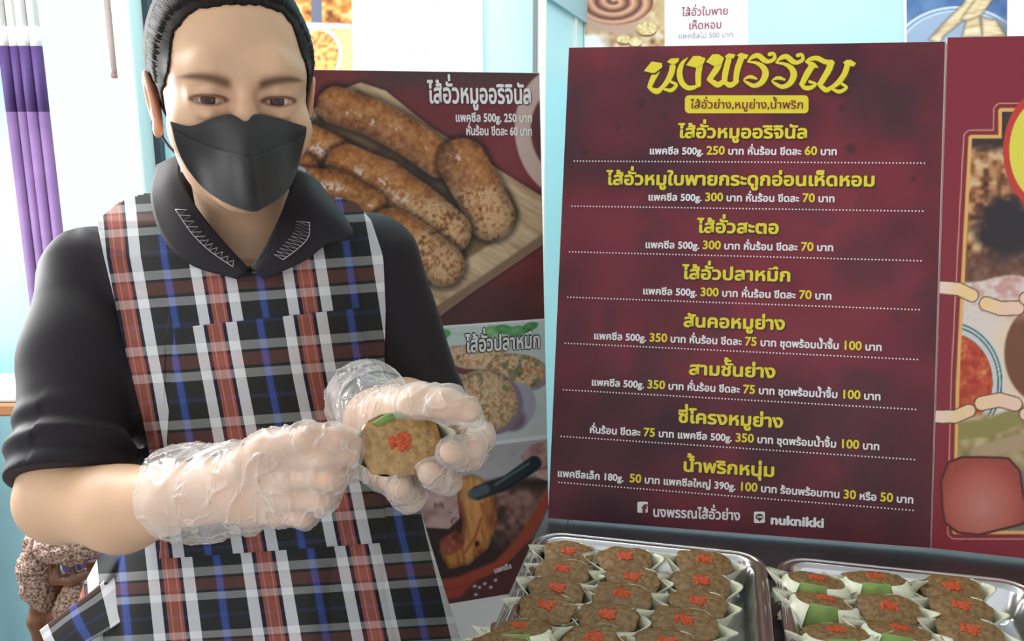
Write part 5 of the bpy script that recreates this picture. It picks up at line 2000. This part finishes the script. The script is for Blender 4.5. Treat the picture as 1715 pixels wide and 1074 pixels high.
# ------------------------------------------------------------------ plaid apron
def plaid(name, offs=(0.0, 0.0)):
    m = bpy.data.materials.new(name)
    m.use_nodes = True
    nt = m.node_tree
    b = nt.nodes['Principled BSDF']
    b.inputs['Roughness'].default_value = 0.8
    b.inputs['Specular IOR Level'].default_value = 0.2
    uv = nt.nodes.new('ShaderNodeUVMap')
    uv.uv_map = 'UVMap'
    sp = nt.nodes.new('ShaderNodeSeparateXYZ')
    nt.links.new(uv.outputs['UV'], sp.inputs[0])
    outs = []
    blk, wht, red, nav, blu, gry, brn = S(40, 41, 40), S(222, 222, 226), S(158, 90, 80), S(32, 28, 50), S(62, 84, 154), S(176, 178, 178), S(120, 74, 68)
    warp = [(0.0, red), (0.045, S(206, 130, 108)), (0.055, red), (0.085, nav), (0.125, wht), (0.245, blk), (0.445, S(42, 48, 84)), (0.462, blu), (0.535, S(42, 48, 84)), (0.552, blk), (0.755, wht), (0.875, nav), (0.915, red), (0.955, S(206, 130, 108)), (0.968, red)]
    weft = [(0.0, brn), (0.085, blk), (0.125, gry), (0.245, blk), (0.47, S(54, 60, 92)), (0.53, blk), (0.755, gry), (0.875, blk), (0.915, brn)]
    for ax, stops, off in ((0, warp, offs[0]), (1, weft, offs[1])):
        a = nt.nodes.new('ShaderNodeMath')
        a.operation = 'ADD'
        a.inputs[1].default_value = off + 50
        nt.links.new(sp.outputs[ax], a.inputs[0])
        f = nt.nodes.new('ShaderNodeMath')
        f.operation = 'FRACT'
        nt.links.new(a.outputs[0], f.inputs[0])
        r = nt.nodes.new('ShaderNodeValToRGB')
        r.color_ramp.interpolation = 'CONSTANT'
        els = r.color_ramp.elements
        els[0].position = 0
        els[0].color = stops[0][1]
        els.remove(els[1])
        for p_, c in stops[1:]:
            e = els.new(p_)
            e.color = c
        nt.links.new(f.outputs[0], r.inputs['Fac'])
        outs.append(r.outputs['Color'])
    mx = nt.nodes.new('ShaderNodeMix')
    mx.data_type = 'RGBA'
    mx.inputs[0].default_value = 0.36
    nt.links.new(outs[0], mx.inputs[6])
    nt.links.new(outs[1], mx.inputs[7])
    nt.links.new(mx.outputs[2], b.inputs['Base Color'])
    tc = nt.nodes.new('ShaderNodeTexCoord')
    n = nt.nodes.new('ShaderNodeTexNoise')
    n.inputs['Scale'].default_value = 40
    n.inputs['Detail'].default_value = 5
    bp = nt.nodes.new('ShaderNodeBump')
    bp.inputs['Strength'].default_value = 0.12
    bp.inputs['Distance'].default_value = 0.004
    nt.links.new(tc.outputs['Object'], n.inputs['Vector'])
    nt.links.new(n.outputs['Fac'], bp.inputs['Height'])
    nt.links.new(bp.outputs['Normal'], b.inputs['Normal'])
    return m


AR = [(300, 238, 560, .975, .03), (330, 208, 590, .945, .035), (370, 162, 622, .905, .065), (430, 174, 642, .884, .075), (520, 196, 646, .866, .085), (600, 213, 644, .854, .090), (700, 238, 650, .846, .092), (800, 258, 694, .838, .098),
      (860, 245, 706, .834, .105), (920, 172, 724, .829, .115), (980, 140, 742, .825, .125), (1074, 108, 772, .820, .135), (1200, 70, 810, .815, .15), (1420, 30, 850, .815, .16)]
AR = np.array(AR, float)


def apron_pt(u, py):
    xl, xr, Yc, wr = [np.interp(py, AR[:, 0], AR[:, i]) for i in (1, 2, 3, 4)]
    px = xl + (xr - xl) * (u * 0.5 + 0.5)
    Yv = Yc + wr * np.abs(u) ** 2.6
    low = sstep(880, 960, py)
    fold = 0.010 * low * np.sin(u * 17 + 0.4) * np.clip(np.abs(u + 0.15) * 1.5, 0.15, 1) + 0.012 * low * sstep(0.35, 0.9, -u) * np.sin(u * 34 + py * 0.004)
    fold = fold + 0.0016 * np.sin(px * 0.021 + py * 0.013) + 0.0012 * np.sin(px * 0.034 - py * 0.017)
    return px, Yv + fold


def apron_grid(us, pys):
    U, PY = np.meshgrid(us, pys)
    px, Yv = apron_pt(U, PY)
    uu = (px - 857.5) / FPX
    vv = (537 - PY) / FPX
    dy = math.cos(PITCH) + vv * math.sin(PITCH)
    dz = -math.sin(PITCH) + vv * math.cos(PITCH)
    t = Yv / dy
    G = np.stack([uu * t, Yv, CZ + dz * t], -1)
    return G, px, PY


def drape(G, gap, it=9):
    P = G.reshape(-1, 3).copy()
    rd_ = CAMP - P
    rd_ /= np.linalg.norm(rd_, axis=1)[:, None]
    for _ in range(it):
        d = shirt(P)
        P += rd_ * np.clip(gap - d, 0, 0.02)[:, None]
    return P.reshape(G.shape)


def plaid_uv(px, py, G):
    xB = np.interp(py, [300, 430, 600, 740, 920, 1070, 1420], [336, 352, 381, 408, 440, 464, 515])
    sc = np.interp(py, [300, 430, 640, 900, 1074], [150, 154, 152, 158, 166])
    u = (px - xB) / sc
    v = (py + 0.07 * (px - 400) - 601) / np.interp(py, [300, 430, 600, 975, 1100], [118, 126, 127, 125, 118])
    return np.stack([u, -v], -1).reshape(-1, 2)


us = np.linspace(-1, 1, 300)
pys = np.concatenate([np.linspace(302, 1100, 330), np.linspace(1106, 1420, 60)])
G, px, py = apron_grid(us, pys)
G = drape(G, 0.0045)
neck = Paint(px, py).pdist([(250, 290), (262, 330), (276, 372), (300, 418), (345, 446), (408, 457), (470, 446), (518, 418), (548, 380), (562, 340), (556, 290)])
uvA = plaid_uv(px, py, G)
cutm = (neck > 0).ravel()
top_ok = (py > np.interp(px, [150, 200, 235, 255, 540, 590, 625, 660], [372, 338, 325, 321, 322, 336, 352, 372])).ravel()
V, F, us_ = keep_faces(G.reshape(-1, 3), gridfaces(*G.shape[:2]), cutm & top_ok)
M_plaid = plaid('plaid_apron_cloth')
ap = mk('apron', V, F.astype(np.int32)[:, ::-1].copy(), M_plaid, per, True, uv=uvA[us_])
sol = ap.modifiers.new('cloth', 'SOLIDIFY')
sol.thickness = 0.0016
sol.offset = -1
# patch pocket
pu, pp = np.linspace(0, 1, 130), np.linspace(0, 1, 150)
PU, PPv = np.meshgrid(pu, pp)
x0 = np.interp(PPv, [0, 1], [293, 268])
x1 = np.interp(PPv, [0, 1], [604, 652])
pxx = x0 + (x1 - x0) * PU
pyy = (549 - 34 * PU) + (935 - 549 + 6 * PU) * PPv
xl = np.interp(pyy, AR[:, 0], AR[:, 1])
xr = np.interp(pyy, AR[:, 0], AR[:, 2])
uq = (pxx - xl) / (xr - xl) * 2 - 1
_, Yv = apron_pt(uq, pyy)
uu = (pxx - 857.5) / FPX
vv = (537 - pyy) / FPX
t = Yv / (math.cos(PITCH) + vv * math.sin(PITCH))
GP = np.stack([uu * t, Yv, CZ + (-math.sin(PITCH) + vv * math.cos(PITCH)) * t], -1)
GP = drape(GP, 0.0050) + np.array([0, -0.0022, 0.0])
uvP = plaid_uv(pxx, pyy, GP) + np.array([0.07, 0.0])
Vp, Fp = thicken(GP, 0.0016)
pk = mk('pocket', Vp, Fp.astype(np.int32), M_plaid, ap, True, uv=np.concatenate([uvP, uvP]))
# tie corner flaring at the hip
tie = [[(214, 935, .900), (160, 985, .900), (110, 1022, .905), (66, 1056, .915)], [(216, 985, .885), (170, 1020, .885), (120, 1050, .890), (78, 1084, .900)], [(218, 1030, .870), (180, 1056, .870), (140, 1080, .875), (96, 1112, .885)]]
G = patch([[at(*q) for q in r] for r in tie], 12, 12)
Vt, Ft = thicken(G, 0.0016)
uvt = np.stack(np.meshgrid(np.linspace(0, 0.85, G.shape[1]), np.linspace(0, 0.8, G.shape[0])), -1).reshape(-1, 2)
mk('apron_tie', Vt, Ft.astype(np.int32), M_plaid, ap, True, uv=np.concatenate([uvt, uvt]))

# ------------------------------------------------------------------ clear plastic gloves
M_glove = bpy.data.materials.new('clear_plastic_film')
M_glove.use_nodes = True
nt = M_glove.node_tree
b = nt.nodes['Principled BSDF']
b.inputs['Base Color'].default_value = S(240, 232, 228)
b.inputs['Roughness'].default_value = 0.16
b.inputs['Specular IOR Level'].default_value = 0.9
tr_ = nt.nodes.new('ShaderNodeBsdfTransparent')
tr_.inputs['Color'].default_value = (0.97, 0.97, 0.97, 1)
mx = nt.nodes.new('ShaderNodeMixShader')
out = nt.nodes['Material Output']
lw = nt.nodes.new('ShaderNodeLayerWeight')
lw.inputs['Blend'].default_value = 0.35
mr_ = nt.nodes.new('ShaderNodeMapRange')
mr_.inputs['To Min'].default_value = 0.17
mr_.inputs['To Max'].default_value = 0.62
nt.links.new(lw.outputs['Facing'], mr_.inputs['Value'])
# creases in the film, whitened to stand in for specular streaks
tcg = nt.nodes.new('ShaderNodeTexCoord')
mpg = nt.nodes.new('ShaderNodeMapping')
mpg.inputs['Scale'].default_value = (24, 24, 11)
mpg.inputs['Rotation'].default_value = (0.3, 0.5, 0.2)
ng_ = nt.nodes.new('ShaderNodeTexNoise')
ng_.inputs['Scale'].default_value = 1.0
ng_.inputs['Detail'].default_value = 2
ng_.inputs['Distortion'].default_value = 1.2
nt.links.new(tcg.outputs['Object'], mpg.inputs['Vector'])
nt.links.new(mpg.outputs['Vector'], ng_.inputs['Vector'])
rg = nt.nodes.new('ShaderNodeValToRGB')
for p_, v_ in ((0.0, 0.0), (0.47, 0.0), (0.5, 1.0), (0.53, 0.0), (1.0, 0.0)):
    if p_ in (0.0, 1.0):
        e_ = rg.color_ramp.elements[int(p_)]
    else:
        e_ = rg.color_ramp.elements.new(p_)
    e_.color = (v_, v_, v_, 1)
nt.links.new(ng_.outputs['Fac'], rg.inputs['Fac'])
ma_ = nt.nodes.new('ShaderNodeMath')
ma_.operation = 'MULTIPLY_ADD'
ma_.inputs[1].default_value = 0.22
ma_.use_clamp = True
nt.links.new(rg.outputs['Color'], ma_.inputs[0])
nt.links.new(mr_.outputs['Result'], ma_.inputs[2])
nt.links.new(ma_.outputs[0], mx.inputs['Fac'])
nt.links.new(tr_.outputs[0], mx.inputs[1])
nt.links.new(b.outputs[0], mx.inputs[2])
nt.links.new(mx.outputs[0], out.inputs['Surface'])
tc = nt.nodes.new('ShaderNodeTexCoord')
n1 = nt.nodes.new('ShaderNodeTexNoise')
n1.inputs['Scale'].default_value = 38
n1.inputs['Detail'].default_value = 3
n1.inputs['Distortion'].default_value = 1.5
bp = nt.nodes.new('ShaderNodeBump')
bp.inputs['Strength'].default_value = 0.35
bp.inputs['Distance'].default_value = 0.010
nt.links.new(tc.outputs['Object'], n1.inputs['Vector'])
nt.links.new(rg.outputs['Color'], bp.inputs['Height'])
nt.links.new(bp.outputs['Normal'], b.inputs['Normal'])


def glove(hand, extra, cuts, lo, hi, seed, name):
    g = SDF()
    for pts, rad, k, k0 in hand:
        g.chain(pts, [r + 0.0017 for r in rad], k + 0.001, k0 + 0.001)
    for pts, rad, k in extra:
        g.chain(pts, rad, k)
    w1_ = waves(12, 0.022, 0.07, seed)
    w2_ = waves(9, 0.02, 0.06, seed + 1)

    def disp(P):
        q = w2_(P) * 3
        return -0.0024 * np.exp(-(w1_(P + 0.004 * q[:, None]) / 0.055) ** 2) - 0.0012 * q
    g.disp = disp
    V, Q = g.mesh(lo, hi, 0.0017)
    V = relax(V, Q, 1, 0.5)
    m = np.ones(len(V), bool)
    for o, n in cuts:
        m &= ((V - o) @ np.asarray(n)) < 0
    V, Q, _ = keep_faces(V, Q, m)
    return mk(name, V, Q.astype(np.int32), M_glove, per, True)


c0 = at(292, 824, 0.757)
ax = (c0 - WR) / np.linalg.norm(c0 - WR)
glove(handR, [([c0 + ax * 0.03, at(330, 826, 0.742), at(400, 812, 0.712)], [0.044, 0.040, 0.036], 0.01),
              ([at(330, 880, 0.745), at(420, 872, 0.715)], [0.006, 0.008], 0.02),
              ([at(600, 758, 0.668), at(612, 800, 0.672)], [0.006, 0.0045], 0.006)],
      [(c0, ax)], at(420, 820, 0.70) - 0.16, at(420, 820, 0.70) + 0.16, 21, 'glove')
c1 = at(612, 668, 0.800)
ax1 = (c1 - at(648, 700, 0.74))
ax1 /= np.linalg.norm(ax1)
glove(handL, [([c1 + ax1 * 0.02, at(630, 690, 0.765), at(650, 700, 0.745)], [0.042, 0.033, 0.026], 0.012),
              ([at(792, 690, 0.660), at(800, 702, 0.664)], [0.0075, 0.006], 0.006)],
      [(c1, ax1)], at(680, 740, 0.71) - 0.14, at(680, 740, 0.71) + 0.14, 33, 'glove')

# ------------------------------------------------------------------ trousers and shoes (below the frame)
hip = np.array([TR[0][1], 0.95, hipz]) if False else np.array([sum(r[1] for r in TR[-2:]) / 2, 0.95, hipz])
tro = SDF()
tro.ell(hip + np.array([0, 0.01, 0.02]), (0.15, 0.115, 0.10), 0.03)
for sx in (-1, 1):
    tro.chain([hip + np.array([sx * 0.075, 0.01, -0.02]), np.array([hip[0] + sx * 0.08, 0.96, 0.46]), np.array([hip[0] + sx * 0.085, 0.985, 0.075])], [0.085, 0.062, 0.055], 0.03)
V, Q = tro.mesh(np.array([hip[0] - 0.25, 0.80, 0.02]), np.array([hip[0] + 0.25, 1.12, hipz + 0.14]), 0.006)
mk('trousers', V, Q.astype(np.int32), mat('dark_trouser_cloth', S(38, 38, 44), 0.8), per, True)
for sx in (-1, 1):
    f = SDF()
    a = np.array([hip[0] + sx * 0.085, 1.0, 0.04])
    f.chain([a, a + np.array([0.01, -0.08, -0.008]), a + np.array([0.018, -0.15, -0.014])], [0.040, 0.038, 0.026], 0.02)
    f.p.append((lambda P: P[:, 2] - 0.002, a, 1.0, 0.003, 's'))
    V, Q = f.mesh(a - np.array([0.07, 0.22, 0.05]), a + np.array([0.08, 0.08, 0.07]), 0.005)
    mk('shoe', V, Q.astype(np.int32), mat('black_shoe', S(30, 30, 32), 0.5), per, True)

# ------------------------------------------------------------------ the leaf cup in her hands
hcup = make_cup(77, 0.0315, 0.0255, green_in=True, fillm=M_fillb, tips=(0.012, 0.022))
hcup['label'] = 'golden brown leaf cup held up in the woman\'s gloved hands'
cc = at(672, 744, 0.668)
nrm = (CAMP - cc) / np.linalg.norm(CAMP - cc)
nrm = nrm * 0.93 + np.array([0, 0, 1.0]) * 0.22 + np.array([-0.05, 0, 0])
nrm /= np.linalg.norm(nrm)
xa = np.array([1, 0, 0.20])
xa -= nrm * (xa @ nrm)
xa /= np.linalg.norm(xa)
yb = np.cross(nrm, xa)
Mh = Matrix(((xa[0], yb[0], nrm[0], cc[0]), (xa[1], yb[1], nrm[1], cc[1]), (xa[2], yb[2], nrm[2], cc[2]), (0, 0, 0, 1)))
hcup.matrix_world = Mh
hcup.scale = (0.98, 0.98, 0.98)

# ------------------------------------------------------------------ carved wooden chair and side table at the left
M_wood = mat('varnished_brown_wood', S(126, 76, 44), 0.3, noise=(14, S(92, 52, 30), 5, 0.2), coat=0.3)
M_carv = mat('rough_carved_wood', S(104, 72, 56), 0.45, noise=(220, S(206, 172, 156), 5, 0.10), bump=(220, 1.0, 0.006))
cy_ = 1.42
chp = at(96, 960, cy_)
ch = thing('carved_chair', 'carved brown wooden chair with rough textured lumps behind the woman', 'chair', (chp[0], cy_ + 0.1, 0))


def blob(fn, lo, hi, h, name, m, parent, amp=0.0, seed=1):
    s_ = SDF()
    fn(s_)
    if amp:
        w_ = waves(20, 0.010, 0.022, seed)
        s_.disp = lambda P: amp * w_(P) * 3
    V, Q = s_.mesh(lo, hi, h)
    return mk(name, V, Q.astype(np.int32), m, parent, True)


cb = at(100, 960, cy_)
blob(lambda s_: s_.chain([at(62, 905, cy_), at(60, 950, cy_), at(64, 985, cy_), at(74, 1010, cy_)], [0.020, 0.026, 0.024, 0.016], 0.02), cb - 0.2, cb + 0.2, 0.003, 'carved_lump', M_carv, ch, 0.0022, 1)
blob(lambda s_: s_.chain([at(84, 916, cy_ - 0.02), at(120, 912, cy_ - 0.02), at(160, 905, cy_ - 0.02)], [0.026, 0.030, 0.028], 0.02), cb - 0.2, cb + 0.2, 0.003, 'carved_lump', M_carv, ch, 0.0022, 2)
blob(lambda s_: s_.chain([at(126, 990, cy_), at(122, 1020, cy_), at(124, 1060, cy_)], [0.022, 0.026, 0.022], 0.02), cb - 0.2, cb + 0.2, 0.003, 'carved_lump', M_carv, ch, 0.0022, 3)


def frame(s_):
    s_.chain([at(58, 888, cy_ + 0.02), at(66, 910, cy_ + 0.02), at(100, 928, cy_ + 0.02)], [0.014, 0.016, 0.02], 0.02)
    s_.chain([at(84, 946, cy_ - 0.005), at(92, 970, cy_ - 0.005), at(120, 972, cy_ - 0.005), at(150, 958, cy_ - 0.005)], [0.006, 0.009, 0.010, 0.009], 0.012)
    for x in (84, 96, 122):
        s_.chain([at(x, 940, cy_ - 0.012), at(x + 3, 972, cy_ - 0.008)], [0.0035, 0.005], 0.006)
    s_.chain([at(90, 970, cy_ + 0.02), at(92, 1030, cy_ + 0.02), at(84, 1075, cy_ + 0.02)], [0.020, 0.022, 0.018], 0.015)
    s_.chain([at(64, 1012, cy_), at(62, 1040, cy_), at(72, 1085, cy_)], [0.013, 0.014, 0.014], 0.012)
    s_.chain([at(76, 1018, cy_), at(72, 1034, cy_)], [0.006, 0.006], 0.006)
    s_.chain([at(124, 1062, cy_), at(120, 1100, cy_)], [0.016, 0.014], 0.012)


blob(frame, cb - 0.28, cb + 0.28, 0.003, 'back_frame', M_wood, ch)
zs = 0.42
MB().box((chp[0] - 0.10, cy_ - 0.03, zs), (chp[0] + 0.38, cy_ + 0.40, zs + 0.05), None, 0.012).build('seat', M_wood, ch)
for x in (-0.07, 0.34):
    for y in (0.0, 0.37):
        pz = [(chp[0] + x, cy_ + y, 0), (chp[0] + x + 0.01, cy_ + y, 0.2), (chp[0] + x, cy_ + y, zs + 0.01)]
        MB().tube(pz, [0.02, 0.024, 0.028], 12).build('leg', M_wood, ch, True)
for px_ in (66, 86, 121):
    a = at(px_, 1078, cy_)
    MB().tube([a, (a[0], a[1], zs + 0.04)], [0.013, 0.015], 12).build('back_post', M_wood, ch, True)
MB().tube([at(150, 950, cy_), at(250, 940, cy_), at(300, 1000, cy_), (at(300, 1000, cy_)[0], cy_, zs + 0.04)], [0.012, 0.018, 0.018, 0.018], 12).build('back_rail', M_wood, ch, True)

t1, t2 = at(30, 676, 1.9), at(46, 622, 2.18)
zt = t1[2] + 0.003
tb = thing('side_table', 'grey-topped table with brown wooden edge by the cyan wall', 'table', (-1.35, 2.05, 0))
M_ttop = mat('pale_grey_table_cover', S(206, 208, 204), 0.6)
x1_ = at(33, 680, 1.9)[0]
MB().box((-1.75, 1.9, zt - 0.035), (x1_, 2.10, zt - 0.004), None, 0.006).build('wood_edge', mat('orange_brown_wood', S(176, 122, 84), 0.35, noise=(9, S(140, 92, 60), 4, 0.2)), tb)
MB().box((-1.74, 1.905, zt - 0.004), (x1_ - 0.004, 2.09, zt + 0.012), None, 0.006).build('table_cover', M_ttop, tb)
for x in (-1.72, -1.45):
    for y in (1.93, 2.07):
        MB().box((x - 0.02, y - 0.02, 0), (x + 0.02, y + 0.02, zt - 0.03), None, 0.004).build('leg', M_wood, tb)
